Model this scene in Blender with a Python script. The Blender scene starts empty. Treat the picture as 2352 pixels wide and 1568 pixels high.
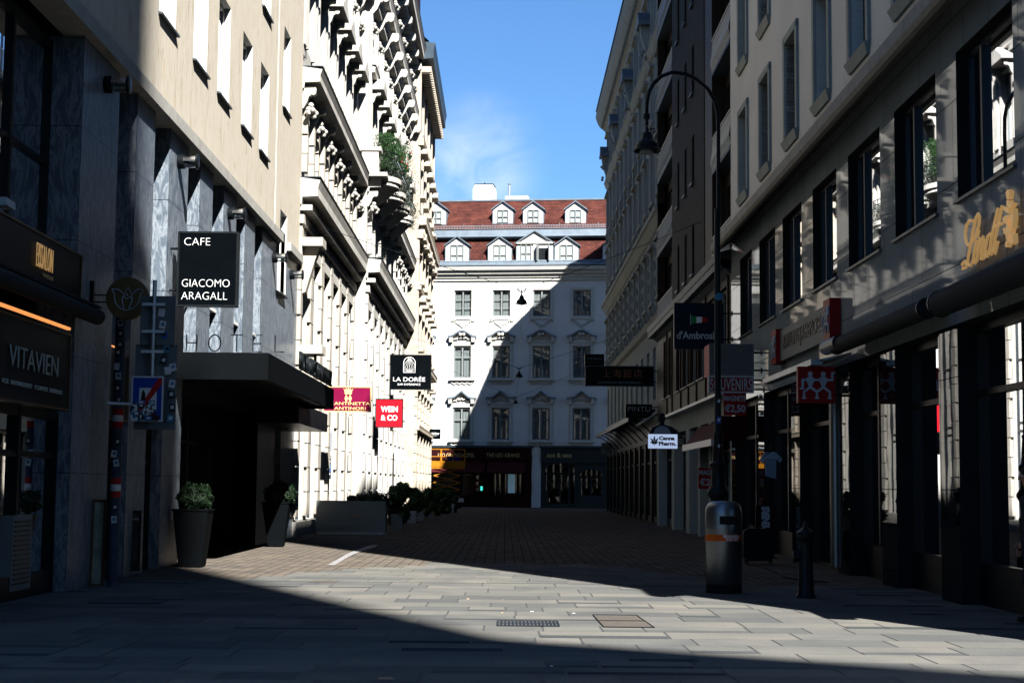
import bpy, bmesh, math, random
from mathutils import Vector, Matrix, Euler
random.seed(7)
R = math.radians
SC = bpy.context.scene
COL = SC.collection
# ------------------------------------------------------------------ camera
FPX, CX, CY, VX, VY, ROLL, CAMH = 3600., 1176., 784., 1160., 1115., 0.0095, 1.5   # measured on a 2352 x 1568 frame
_d = Vector((VX-CX, -(VY-CY), -FPX)).normalized()
_u = Vector((math.sin(ROLL), math.cos(ROLL), 0)); _u = (_u - _d*_u.dot(_d)).normalized()
_x = _d.cross(_u)
MC = Matrix((_x, _d, _u))            # camera space -> world space
cam = bpy.data.cameras.new('camera'); cam.sensor_width = 36; cam.lens = FPX/2352*36
cam.clip_end = 2000; cam.clip_start = .1
co = bpy.data.objects.new('camera', cam); COL.objects.link(co)
co.matrix_world = Matrix.Translation((0, 0, CAMH)) @ MC.to_4x4()
SC.camera = co
def ray(px, py): return MC @ Vector((px-CX, -(py-CY), -FPX))
def onX(px, py, X): r = ray(px, py); t = X/r.x; return Vector((X, r.y*t, CAMH+r.z*t))
def onY(px, py, Y): r = ray(px, py); t = Y/r.y; return Vector((r.x*t, Y, CAMH+r.z*t))
def onZ(px, py, Z=0.): r = ray(px, py); t = (Z-CAMH)/r.z; return Vector((r.x*t, r.y*t, Z))
# ------------------------------------------------------------------ sky and sun
SUN_AZ, SUN_EL = 23.8, 43.0          # degrees from -Y towards +X, elevation
w = bpy.data.worlds.new("World"); SC.world = w; w.use_nodes = True
nt = w.node_tree; nt.nodes.clear()
out = nt.nodes.new('ShaderNodeOutputWorld'); bg = nt.nodes.new('ShaderNodeBackground')
sky = nt.nodes.new('ShaderNodeTexSky'); sky.sky_type = 'NISHITA'; sky.sun_disc = False
sky.sun_elevation = R(SUN_EL); sky.sun_rotation = R(180-SUN_AZ)
sky.altitude = 300; sky.air_density = 1.0; sky.dust_density = .7; sky.ozone_density = 4.0
tc = nt.nodes.new('ShaderNodeTexCoord')
mp = nt.nodes.new('ShaderNodeMapping'); mp.inputs['Scale'].default_value = (2.2, 2.2, 4.5); mp.inputs['Location'].default_value = (.35, 0, .2)
no = nt.nodes.new('ShaderNodeTexNoise'); no.inputs['Scale'].default_value = 1.6; no.inputs['Detail'].default_value = 6; no.inputs['Roughness'].default_value = .55; no.inputs['Distortion'].default_value = .6
cr = nt.nodes.new('ShaderNodeValToRGB'); cr.color_ramp.elements[0].position = .52; cr.color_ramp.elements[1].position = .85
cr.color_ramp.elements[1].color = (.6, .6, .6, 1)
mx = nt.nodes.new('ShaderNodeMixRGB'); mx.inputs[2].default_value = (3.6, 4.0, 4.3, 1)
# a wisp of cloud low over the end of the street, fading out around one direction of the sky
dist = nt.nodes.new('ShaderNodeVectorMath'); dist.operation = 'DISTANCE'
cdir = ray(1090, 372).normalized(); dist.inputs[1].default_value = cdir
mr = nt.nodes.new('ShaderNodeMapRange'); mr.inputs[1].default_value = .005; mr.inputs[2].default_value = .056; mr.inputs[3].default_value = 1; mr.inputs[4].default_value = 0; mr.interpolation_type = 'SMOOTHERSTEP'
mpc = nt.nodes.new('ShaderNodeMapping'); mpc.inputs['Scale'].default_value = (9, 9, 16)
noc = nt.nodes.new('ShaderNodeTexNoise'); noc.inputs['Scale'].default_value = 2.2; noc.inputs['Detail'].default_value = 7; noc.inputs['Distortion'].default_value = .8
crc = nt.nodes.new('ShaderNodeValToRGB'); crc.color_ramp.elements[0].position = .28; crc.color_ramp.elements[1].position = .75
mul = nt.nodes.new('ShaderNodeMath'); mul.operation = 'MULTIPLY'
mulb = nt.nodes.new('ShaderNodeMath'); mulb.operation = 'MULTIPLY'; mulb.inputs[1].default_value = .6
L = nt.links.new
L(tc.outputs['Generated'], mpc.inputs[0]); L(mpc.outputs[0], noc.inputs['Vector']); L(noc.outputs[0], crc.inputs[0])
L(tc.outputs['Generated'], dist.inputs[0]); L(dist.outputs['Value'], mr.inputs[0])
L(mr.outputs[0], mul.inputs[0]); L(crc.outputs[0], mul.inputs[1]); L(mul.outputs[0], mulb.inputs[0]); L(mulb.outputs[0], mx.inputs[0])
tint = nt.nodes.new('ShaderNodeMixRGB'); tint.blend_type = 'MULTIPLY'; tint.inputs[0].default_value = 1; tint.inputs[2].default_value = (.33, .475, .60, 1)
L(sky.outputs[0], tint.inputs[1]); L(tint.outputs[0], mx.inputs[1]); L(mx.outputs[0], bg.inputs[0]); L(bg.outputs[0], out.inputs[0])
bg.inputs[1].default_value = 0.06
sd = bpy.data.lights.new('sun', 'SUN'); sd.energy = 5.0; sd.angle = R(.53); sd.color = (1, .975, .93)
so = bpy.data.objects.new('sun', sd); COL.objects.link(so)
sv = Vector((math.sin(R(SUN_AZ))*math.cos(R(SUN_EL)), -math.cos(R(SUN_AZ))*math.cos(R(SUN_EL)), math.sin(R(SUN_EL))))
so.rotation_euler = sv.to_track_quat('Z', 'Y').to_euler(); so.location = (20, -30, 60)
SC.view_settings.view_transform = 'Standard'; SC.view_settings.look = 'None'; SC.view_settings.gamma = 1
SC.view_settings.exposure = 2.3
SC.cycles.max_bounces = 8; SC.cycles.diffuse_bounces = 1; SC.cycles.glossy_bounces = 4; SC.cycles.transparent_max_bounces = 12
SC.cycles.use_denoising = True; SC.cycles.caustics_reflective = False; SC.cycles.caustics_refractive = False
SC.cycles.sample_clamp_indirect = 4

# ------------------------------------------------------------------ materials
MATS = {}
def new_mat(name):
    m = bpy.data.materials.new(name); m.use_nodes = True; t = m.node_tree; b = t.nodes['Principled BSDF']
    MATS[name] = m; return m, t, b
def N(t, k, **kw):
    n = t.nodes.new(k)
    for a, v in kw.items():
        if a.startswith('i_'):
            key = a[2:]; key = int(key) if key.isdigit() else key.replace('_', ' ')
            n.inputs[key].default_value = v
        else: setattr(n, a, v)
    return n
def ramp(t, src, stops):
    r = t.nodes.new('ShaderNodeValToRGB'); e = r.color_ramp.elements
    while len(e) < len(stops): e.new(.5)
    for i, (p, c) in enumerate(stops): e[i].position = p; e[i].color = (*c, 1) if len(c) == 3 else c
    t.links.new(src, r.inputs[0]); return r
def coords(t, scale=(1, 1, 1), kind='Object', rot=(0, 0, 0)):
    c = N(t, 'ShaderNodeTexCoord'); m = N(t, 'ShaderNodeMapping'); m.inputs['Scale'].default_value = scale; m.inputs['Rotation'].default_value = rot
    t.links.new(c.outputs[kind], m.inputs[0]); return m.outputs[0]
def bump(t, b, h, s=.3, d=.02):
    n = N(t, 'ShaderNodeBump', i_Strength=s, i_Distance=d); t.links.new(h, n.inputs['Height']); t.links.new(n.outputs[0], b.inputs['Normal']); return n
def plain(name, c, rough=.6, metal=0., var=.12, scale=3., bumpd=.0, coat=0, spec=.06, coat_rough=.05, aniso=(1,1,1)):
    m, t, b = new_mat(name); c = tuple(x*(.62 if metal < .5 else .8) for x in c)
    b.inputs['Roughness'].default_value = rough; b.inputs['Metallic'].default_value = metal
    b.inputs['Specular IOR Level'].default_value = spec
    if coat: b.inputs['Coat Weight'].default_value = coat; b.inputs['Coat Roughness'].default_value = coat_rough
    v = coords(t, aniso); n = N(t, 'ShaderNodeTexNoise', i_Scale=scale, i_Detail=6., i_Roughness=.6); t.links.new(v, n.inputs['Vector'])
    lo = tuple(x*(1-var) for x in c); hi = tuple(min(1, x*(1+var)) for x in c)
    r = ramp(t, n.outputs[0], [(.3, lo), (.7, hi)]); t.links.new(r.outputs[0], b.inputs['Base Color'])
    if name.startswith('gloss'): pass
    if bumpd:
        n2 = N(t, 'ShaderNodeTexNoise', i_Scale=scale*14, i_Detail=4.); t.links.new(v, n2.inputs['Vector']); bump(t, b, n2.outputs[0], .4, bumpd)
    return m
# travertine veneer with vertical streaks
m, t, b = new_mat('travertine'); b.inputs['Roughness'].default_value = .75; b.inputs['Specular IOR Level'].default_value = .15
v = coords(t, (5, 5, .75)); n = N(t, 'ShaderNodeTexNoise', i_Scale=1.8, i_Detail=9., i_Roughness=.7, i_Distortion=1.2); t.links.new(v, n.inputs['Vector'])
r = ramp(t, n.outputs[0], [(.34, (.25, .195, .13)), (.44, (.345, .31, .25)), (.56, (.385, .35, .295)), (.66, (.325, .26, .165))]); t.links.new(r.outputs[0], b.inputs['Base Color'])
bump(t, b, n.outputs[0], .15, .01)
# veined grey marble
def marble(name, dark, mid, light, rough, sc=1.):
    m, t, b = new_mat(name); b.inputs['Roughness'].default_value = rough; b.inputs['Specular IOR Level'].default_value = .08
    v = coords(t, (1.7*sc, 1.7*sc, .6*sc)); n = N(t, 'ShaderNodeTexNoise', i_Scale=1.6, i_Detail=8., i_Roughness=.65, i_Distortion=2.4); t.links.new(v, n.inputs['Vector'])
    r1 = ramp(t, n.outputs[0], [(.3, dark), (.5, mid), (.56, light), (.62, mid), (.8, dark)])
    w_ = N(t, 'ShaderNodeTexWave', i_Scale=.9, i_Distortion=14., i_Detail=5., i_Detail_Scale=1.6); t.links.new(coords(t, (2.2*sc, 2.2*sc, .5*sc)), w_.inputs['Vector'])
    r2 = ramp(t, w_.outputs[0], [(.80, (0, 0, 0)), (.97, (1, 1, 1))])
    mx = N(t, 'ShaderNodeMixRGB'); mx.inputs[2].default_value = (*light, 1); t.links.new(r1.outputs[0], mx.inputs[1])
    mu = N(t, 'ShaderNodeMath', operation='MULTIPLY'); mu.inputs[1].default_value = .55; t.links.new(r2.outputs[0], mu.inputs[0]); t.links.new(mu.outputs[0], mx.inputs[0])
    jt = N(t, 'ShaderNodeTexBrick', i_Scale=1., i_Mortar_Size=.008, i_Brick_Width=60., i_Row_Height=1.62, offset=0.); jt.inputs['Color1'].default_value = (1, 1, 1, 1); jt.inputs['Color2'].default_value = (1, 1, 1, 1); jt.inputs['Mortar'].default_value = (.25, .25, .25, 1)
    t.links.new(coords(t, (1, 1, 1), 'UV'), jt.inputs['Vector']); mj = N(t, 'ShaderNodeMixRGB', blend_type='MULTIPLY'); mj.inputs[0].default_value = 1; t.links.new(mx.outputs[0], mj.inputs[1]); t.links.new(jt.outputs[0], mj.inputs[2])
    t.links.new(mj.outputs[0], b.inputs['Base Color'])
marble('grey_marble', (.044, .057, .074), (.072, .088, .108), (.150, .168, .188), .35, 1.6)
plain('concrete', (.38, .37, .34), .85, var=.15, scale=4, bumpd=.004)
plain('ivory_stone', (.475, .455, .415), .8, var=.22, scale=1.1, bumpd=.006)
plain('ochre_stone', (.42, .385, .33), .85, var=.2, scale=1.8, bumpd=.008)
plain('beige_stone', (.44, .385, .31), .85, var=.2, scale=1.5, bumpd=.008)
plain('white_stucco', (.74, .735, .72), .85, var=.09, scale=.5, bumpd=.004)
plain('stucco_trim', (.62, .60, .54), .8, var=.1, scale=2.5, bumpd=.004)
plain('cream_plaster', (.80, .785, .73), .88, var=.06, scale=.7, bumpd=.004)
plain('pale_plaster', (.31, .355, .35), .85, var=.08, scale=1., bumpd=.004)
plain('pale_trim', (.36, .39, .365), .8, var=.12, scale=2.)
plain('zinc', (.17, .21, .25), .5, .35, var=.15, scale=2.)
plain('zinc_dark', (.05, .07, .09), .5, .4, var=.15, scale=2.)
plain('shop_black', (.008, .010, .012), .35, var=.2)
plain('gloss_black', (.0015, .0025, .0035), .25, var=.2, coat=.08)
plain('awning_cloth', (.02, .023, .026), .8, var=.2, scale=8)
plain('dark_metal', (.014, .017, .019), .38, .6, var=.3, scale=9)
plain('cast_iron', (.012, .016, .018), .42, .5, var=.4, scale=14, bumpd=.003)
plain('window_grey', (.20, .22, .22), .5, var=.05)
plain('window_white', (.72, .72, .70), .45, var=.05)
plain('window_dark', (.03, .04, .05), .4, .3, var=.1)
plain('sill_zinc', (.07, .08, .09), .4, .5, var=.1)
plain('interior_shade', (.012, .014, .016), .9, var=.3)  # near-black colour stands for the shade inside rooms and openings
plain('leo_red', (.022, .004, .005), .5, var=.2)
plain('leo_awning', (.06, .009, .011), .8, var=.15)
plain('sage_green', (.032, .045, .044), .5, var=.08)
plain('bronze_trim', (.10, .065, .03), .4, .5, var=.2)
plain('gold', (.75, .48, .17), .35, .8, var=.08)
plain('gold_paint', (.72, .50, .22), .5, var=.05)
plain('white_paint', (.8, .8, .8), .5, var=.04)
plain('steel', (.15, .16, .17), .36, .95, var=.10, scale=3, aniso=(1, 1, 40))
plain('chrome', (.9, .9, .9), .18, 1., var=.03); plain('galvanised', (.34, .37, .40), .4, .7, var=.15, scale=10)
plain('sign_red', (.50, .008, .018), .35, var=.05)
plain('sign_wine', (.17, .005, .04), .35, var=.08)
plain('sign_blue', (.012, .05, .30), .35, var=.05)
plain('sign_navy', (.006, .012, .025), .4, var=.1)
plain('tape_red', (.35, .02, .02), .5, var=.1)
plain('orange_tape', (.55, .10, .01), .5, var=.05)
plain('anthracite', (.0035, .0045, .0055), .7, .0, spec=.02, var=.12, scale=2.)
plain('planter_grey', (.30, .32, .31), .5, .0, var=.1, scale=1.5)
plain('wood_brown', (.10, .055, .028), .6, var=.3, scale=4, aniso=(1, 1, .1))
plain('lift_yellow', (.38, .15, .012), .45, var=.12, scale=6)
plain('rubber', (.012, .012, .013), .8, var=.2)
plain('brown_panel', (.024, .017, .012), .5, var=.3, scale=2, aniso=(3, 3, .3))
plain('mosaic_dark', (.016, .015, .013), .7, var=.7, scale=2.2, bumpd=.03, aniso=(1.5, 1, .5))
plain('soil', (.03, .02, .014), .95, var=.3, scale=20)
plain('curtain', (.62, .62, .60), .9, var=.08, scale=2, aniso=(30, 1, .2))
plain('curtain_dim', (.34, .35, .35), .9, var=.15, scale=2, aniso=(30, 1, .2))
plain('skin', (.42, .20, .12), .5, var=.06)
plain('hair', (.01, .008, .007), .6, var=.3, scale=40)
plain('dark_cloth', (.02, .022, .03), .9, var=.2, scale=10)
plain('light_cloth', (.25, .32, .42), .9, var=.1, scale=10)
plain('cathedral_stone', (.13, .125, .115), .9, var=.2, scale=.5)
plain('poster_blue', (.03, .16, .24), .5, var=.05); plain('road_paint', (.26, .25, .25), .8, var=.3, scale=9)
plain('paper', (.55, .55, .52), .7, var=.1, scale=10)
plain('mirror_dark', (.012, .014, .016), .06, var=.2, coat=1, coat_rough=.02)
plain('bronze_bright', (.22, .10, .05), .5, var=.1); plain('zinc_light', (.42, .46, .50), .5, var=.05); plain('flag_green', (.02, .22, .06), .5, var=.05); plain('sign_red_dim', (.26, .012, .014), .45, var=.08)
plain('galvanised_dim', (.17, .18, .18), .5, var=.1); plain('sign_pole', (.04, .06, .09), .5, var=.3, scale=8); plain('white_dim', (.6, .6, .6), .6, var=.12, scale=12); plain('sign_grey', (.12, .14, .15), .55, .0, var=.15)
plain('sticker_blue', (.03, .10, .30), .6, var=.2); plain('sticker_dark', (.03, .03, .035), .6, var=.4, scale=20); plain('sticker_teal', (.06, .20, .30), .6, var=.3, scale=20); plain('lamp_glass', (.35, .40, .40), .2, var=.1); plain('cover', (.10, .088, .074), .6, var=.15, scale=8, bumpd=.004)
plain('poster_light', (.25, .28, .22), .5, var=.6, scale=3); plain('poster_dark', (.05, .04, .035), .4, var=.8, scale=2.5)
# brick red flat roof tiles
m, t, b = new_mat('roof_tile'); b.inputs['Roughness'].default_value = .8
v = coords(t, (1, 1, 1)); br = N(t, 'ShaderNodeTexBrick', i_Scale=1., i_Mortar_Size=.018, i_Mortar_Smooth=.3, i_Bias=0., i_Brick_Width=.32, i_Row_Height=.19); b.inputs['Specular IOR Level'].default_value = .1
br.inputs['Color1'].default_value = (.068, .020, .014, 1); br.inputs['Color2'].default_value = (.038, .012, .010, 1); br.inputs['Mortar'].default_value = (.03, .01, .008, 1)
t.links.new(coords(t, (1, 1, 1), 'UV'), br.inputs['Vector'])
n = N(t, 'ShaderNodeTexNoise', i_Scale=1.4, i_Detail=5.); t.links.new(v, n.inputs['Vector'])
r = ramp(t, n.outputs[0], [(.3, (.55, .5, .5)), (.7, (1.15, 1.1, 1.05))]); mx = N(t, 'ShaderNodeMixRGB', blend_type='MULTIPLY'); mx.inputs[0].default_value = 1
t.links.new(br.outputs[0], mx.inputs[1]); t.links.new(r.outputs[0], mx.inputs[2]); t.links.new(mx.outputs[0], b.inputs['Base Color'])
iv = N(t, 'ShaderNodeInvert'); t.links.new(br.outputs['Fac'], iv.inputs[1]); bump(t, b, iv.outputs[0], .8, .03)
# polished granite cladding: speckled stone under a mirror coat, panel joints
def granite(name, base, coat_r, pw, ph, off=.5, cw=.6):
    m, t, b = new_mat(name); b.inputs['Roughness'].default_value = .9
    b.inputs['Specular IOR Level'].default_value = 0.; b.inputs['Coat Roughness'].default_value = coat_r; b.inputs['Coat IOR'].default_value = 1.5
    v = coords(t); n = N(t, 'ShaderNodeTexNoise', i_Scale=70., i_Detail=3.); t.links.new(v, n.inputs['Vector'])
    r = ramp(t, n.outputs[0], [(.35, tuple(x*.45 for x in base)), (.65, tuple(x*1.7 for x in base))])
    br = N(t, 'ShaderNodeTexBrick', i_Scale=1., i_Mortar_Size=.006, i_Mortar_Smooth=.0, i_Brick_Width=pw, i_Row_Height=ph, offset=off)
    br.inputs['Color1'].default_value = (1, 1, 1, 1); br.inputs['Color2'].default_value = (.85, .85, .85, 1); br.inputs['Mortar'].default_value = (.05, .05, .05, 1)
    t.links.new(coords(t, (1, 1, 1), 'UV'), br.inputs['Vector'])
    mx = N(t, 'ShaderNodeMixRGB', blend_type='MULTIPLY'); mx.inputs[0].default_value = 1
    t.links.new(r.outputs[0], mx.inputs[1]); t.links.new(br.outputs[0], mx.inputs[2]); t.links.new(mx.outputs[0], b.inputs['Base Color'])
    inv = N(t, 'ShaderNodeMath', operation='SUBTRACT'); inv.inputs[0].default_value = 1; t.links.new(br.outputs['Fac'], inv.inputs[1]); m2 = N(t, 'ShaderNodeMath', operation='MULTIPLY'); m2.inputs[1].default_value = cw; t.links.new(inv.outputs[0], m2.inputs[0]); t.links.new(m2.outputs[0], b.inputs['Coat Weight'])
    # slightly wavy polish
    n2 = N(t, 'ShaderNodeTexNoise', i_Scale=.9, i_Detail=2.); t.links.new(v, n2.inputs['Vector'])
    bp = N(t, 'ShaderNodeBump', i_Strength=.03, i_Distance=.02); t.links.new(n2.outputs[0], bp.inputs['Height']); t.links.new(bp.outputs[0], b.inputs['Coat Normal'])
granite('granite_grey', (.15, .17, .18), .03, 1.1, 1.12, cw=.42)
granite('granite_black', (.004, .005, .006), .01, 1.1, 1.5)
# window glass: thin, clear, reflecting
def glass(name, tint, boost, rough=.012, wave=.05):
    m = bpy.data.materials.new(name); m.use_nodes = True; t = m.node_tree; t.nodes.clear(); MATS[name] = m
    o = N(t, 'ShaderNodeOutputMaterial'); mix = N(t, 'ShaderNodeMixShader'); tr = N(t, 'ShaderNodeBsdfTransparent'); gl = N(t, 'ShaderNodeBsdfGlossy')
    tr.inputs[0].default_value = (*tint, 1); gl.inputs['Roughness'].default_value = rough; gl.inputs[0].default_value = (.95, .97, 1, 1)
    fr = N(t, 'ShaderNodeFresnel', i_IOR=1.5); mu = N(t, 'ShaderNodeMath', operation='MULTIPLY', use_clamp=True); mu.inputs[1].default_value = boost
    n = N(t, 'ShaderNodeTexNoise', i_Scale=1.1, i_Detail=1.); t.links.new(coords(t), n.inputs['Vector'])
    
    t.links.new(fr.outputs[0], mu.inputs[0]); t.links.new(mu.outputs[0], mix.inputs[0]); t.links.new(tr.outputs[0], mix.inputs[1]); t.links.new(gl.outputs[0], mix.inputs[2]); t.links.new(mix.outputs[0], o.inputs[0])
glass('glass', (.75, .80, .80), 1.7); glass('glass_dark', (.30, .34, .35), 1.5, .012, .02)
def emis(name, c, s):
    m, t, b = new_mat(name); b.inputs['Base Color'].default_value = (*c, 1); b.inputs['Emission Color'].default_value = (*c, 1); b.inputs['Emission Strength'].default_value = s
emis('led_orange', (1., .36, .10), .2); emis('lightbox_white', (.55, .68, .95), .13); emis('gold_added_glow', (.62, .36, .13), .09); emis('screen_cyan', (.05, .6, .5), .3); emis('screen_dim', (.3, .5, .6), .03)  # the gold letters are no lamps, their glow is added
# leaves
def leafmat(name, c1, c2):
    m, t, b = new_mat(name); b.inputs['Roughness'].default_value = .55
    oi = N(t, 'ShaderNodeNewGeometry'); r = ramp(t, oi.outputs['Random Per Island'], [(0, c1), (1, c2)]); t.links.new(r.outputs[0], b.inputs['Base Color'])
    b.inputs['Specular IOR Level'].default_value = .15
leafmat('leaf_box', (.003, .008, .003), (.009, .022, .008)); leafmat('leaf_bush', (.005, .018, .005), (.016, .045, .010)); leafmat('leaf_trail', (.012, .018, .01), (.05, .06, .05)); leafmat('petal', (.5, .02, .03), (.6, .1, .1))
leafmat('dry_grass', (.05, .045, .02), (.10, .10, .04))

# ------------------------------------------------------------------ mesh helpers
class MB:
    def __init__(s): s.v = []; s.f = []; s.uv = {}
    def quad(s, a, b, c, d, uv=None):
        i = len(s.v); s.v += [tuple(a), tuple(b), tuple(c), tuple(d)]; s.f.append((i, i+1, i+2, i+3))
        if uv: s.uv[len(s.f)-1] = uv
        return s
    def box(s, x0, x1, y0, y1, z0, z1):
        if x0 > x1: x0, x1 = x1, x0
        if y0 > y1: y0, y1 = y1, y0
        if z0 > z1: z0, z1 = z1, z0
        i = len(s.v); s.v += [(x0,y0,z0),(x1,y0,z0),(x1,y1,z0),(x0,y1,z0),(x0,y0,z1),(x1,y0,z1),(x1,y1,z1),(x0,y1,z1)]
        for q in ((0,3,2,1),(4,5,6,7),(0,1,5,4),(1,2,6,5),(2,3,7,6),(3,0,4,7)): s.f.append(tuple(i+k for k in q))
        return s
    def hexa(s, p):                      # 8 points, bottom ring then top ring
        i = len(s.v); s.v += [tuple(q) for q in p]
        for q in ((0,3,2,1),(4,5,6,7),(0,1,5,4),(1,2,6,5),(2,3,7,6),(3,0,4,7)): s.f.append(tuple(i+k for k in q))
        return s
    def prism(s, poly, fn, a, b):        # poly (u,v) list extruded between a and b through fn(u,v,w)
        n = len(poly); i = len(s.v); s.v += [tuple(fn(u, v, a)) for u, v in poly] + [tuple(fn(u, v, b)) for u, v in poly]
        s.f.append(tuple(range(i, i+n))); s.f.append(tuple(range(i+2*n-1, i+n-1, -1)))
        for k in range(n): j = (k+1) % n; s.f.append((i+k, i+n+k, i+n+j, i+j))
        return s
    def tube(s, pts, r, n=8, caps=True):
        pts = [Vector(p) for p in pts]; rs = r if isinstance(r, (list, tuple)) else [r]*len(pts); i0 = len(s.v); up = None
        for k, p in enumerate(pts):
            d = (pts[min(k+1, len(pts)-1)]-pts[max(k-1, 0)]).normalized()
            if up is None: up = Vector((0, 0, 1)) if abs(d.z) < .9 else Vector((1, 0, 0))
            a = d.cross(up).normalized(); b_ = a.cross(d).normalized(); up = b_
            for q in range(n): an = 2*math.pi*q/n; s.v.append(tuple(p+(a*math.cos(an)+b_*math.sin(an))*rs[k]))
        for k in range(len(pts)-1):
            for q in range(n): q2 = (q+1) % n; s.f.append((i0+k*n+q, i0+k*n+q2, i0+(k+1)*n+q2, i0+(k+1)*n+q))
        if caps: s.f.append(tuple(i0+q for q in range(n-1, -1, -1))); s.f.append(tuple(i0+(len(pts)-1)*n+q for q in range(n)))
        return s
    def lathe(s, prof, c=(0, 0, 0), n=20, axis='z'):
        i0 = len(s.v)
        for r_, h in prof:
            for q in range(n):
                an = 2*math.pi*q/n; x, y = r_*math.cos(an), r_*math.sin(an)
                p = (x, y, h) if axis == 'z' else ((x, h, y) if axis == 'y' else (h, x, y))
                s.v.append((c[0]+p[0], c[1]+p[1], c[2]+p[2]))
        for k in range(len(prof)-1):
            for q in range(n): q2 = (q+1) % n; s.f.append((i0+k*n+q, i0+k*n+q2, i0+(k+1)*n+q2, i0+(k+1)*n+q))
        s.f.append(tuple(i0+q for q in range(n-1, -1, -1))); s.f.append(tuple(i0+(len(prof)-1)*n+q for q in range(n)))
        return s
    def mesh(s, name, mat, smooth=False, bevel=0):
        me = bpy.data.meshes.new(name); me.from_pydata(s.v, [], s.f)
        if s.uv or True:
            ul = me.uv_layers.new(name='UVMap')
            for pi, p in enumerate(me.polygons):
                if pi in s.uv:
                    for k, li in enumerate(p.loop_indices): ul.data[li].uv = s.uv[pi][k]
                else:
                    nrm = p.normal; ax, ay, az = abs(nrm.x), abs(nrm.y), abs(nrm.z)
                    for li in p.loop_indices:
                        c = me.vertices[me.loops[li].vertex_index].co
                        ul.data[li].uv = (c.x, c.y) if az >= ax and az >= ay else ((c.x, c.z) if ay >= ax else (c.y, c.z))
        for q_ in (mat if isinstance(mat, tuple) else (mat,)): me.materials.append(MATS[q_])
        for k_, v_ in getattr(s, 'mi', {}).items(): me.polygons[k_].material_index = v_
        if smooth:
            for p in me.polygons: p.use_smooth = True
            try: me.set_sharp_from_angle(angle=R(38))
            except Exception: pass
        me.update(); return me
    def add(s, o, mi=0):
        i = len(s.v); s.v += o.v; s.mi = getattr(s, 'mi', {})
        for f in o.f: s.f.append(tuple(i+k for k in f)); s.mi[len(s.f)-1] = mi
        return s
    def build_each(s, name, mat, parent=None, smooth=False):
        par = list(range(len(s.v)))
        def fd(a):
            while par[a] != a: par[a] = par[par[a]]; a = par[a]
            return a
        key = {}
        for i, v in enumerate(s.v): par[i] = key.setdefault(tuple(round(c, 4) for c in v), i)
        for f in s.f:
            for k in f[1:]: par[fd(k)] = fd(f[0])
        G = {}
        for f in s.f: G.setdefault(fd(f[0]), []).append(f)
        for fs in G.values():
            m = MB()
            for f in fs: i = len(m.v); m.v += [s.v[k] for k in f]; m.f.append(tuple(range(i, i+len(f))))
            m.build(name, mat, parent, smooth)
    def build(s, name, mat, parent=None, smooth=False, **kw):
        return link(name, s.mesh(name, mat, smooth), parent, **kw)
def link(name, me, parent=None, loc=(0, 0, 0), rot=(0, 0, 0), label=None, cat=None, group=None, kind=None, sc=None):
    o = bpy.data.objects.new(name, me); COL.objects.link(o); o.parent = parent; o.location = loc; o.rotation_euler = rot
    if sc: o.scale = sc
    tag(o, label, cat, group, kind); return o
def tag(o, label=None, cat=None, group=None, kind=None):
    if label: o['label'] = label
    if cat: o['category'] = cat
    if group: o['group'] = group
    if kind: o['kind'] = kind
    return o
def thing(name, label, cat, loc=(0, 0, 0), rz=0., group=None):
    return link(name, None, None, loc, (0, 0, rz), label, cat, group)
def dup(root, loc, rz=None, label=None):
    r = root.copy(); COL.objects.link(r); r.location = loc
    if rz is not None: r.rotation_euler = (0, 0, rz)
    if label: r['label'] = label
    for ch in list(root.children):
        c = ch.copy(); COL.objects.link(c); c.parent = r
        for g in list(ch.children): d = g.copy(); COL.objects.link(d); d.parent = c
    return r
def wall(mb, x0, x1, z0, z1, holes=(), y=0., depth=.3, reveal=True, rev=None):
    xs = sorted({x0, x1, *[min(max(h[k], x0), x1) for h in holes for k in (0, 1)]}); zs = sorted({z0, z1, *[min(max(h[k], z0), z1) for h in holes for k in (2, 3)]})
    for a, b_ in zip(xs, xs[1:]):
        run = None
        for c, d in zip(zs, zs[1:]):
            mx_, mz = (a+b_)/2, (c+d)/2
            inside = any(h[0] < mx_ < h[1] and h[2] < mz < h[3] for h in holes)
            if inside:
                if run: mb.quad((a, y, run[0]), (b_, y, run[0]), (b_, y, run[1]), (a, y, run[1])); run = None
            else: run = (run[0], d) if run else (c, d)
        if run: mb.quad((a, y, run[0]), (b_, y, run[0]), (b_, y, run[1]), (a, y, run[1]))
    if reveal:
        main = mb; mb = rev or mb
        for h in holes:
            a, b_, c, d = h[:4]; y2 = y-depth
            mb.quad((a, y, c), (a, y2, c), (a, y2, d), (a, y, d)); mb.quad((b_, y, c), (b_, y, d), (b_, y2, d), (b_, y2, c))
            mb.quad((a, y, c), (b_, y, c), (b_, y2, c), (a, y2, c)); mb.quad((a, y, d), (a, y2, d), (b_, y2, d), (b_, y, d))
        mb = main
    return mb
def profile_bar(mb, x0, x1, prof):       # prof: (y,z) outline extruded along x
    return mb.prism(prof, lambda u, v, w_: (w_, u, v), x0, x1)
def ranged(a, b_, step):
    n = max(1, int(round((b_-a)/step))); return [a+(b_-a)*k/n for k in range(n+1)]
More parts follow.
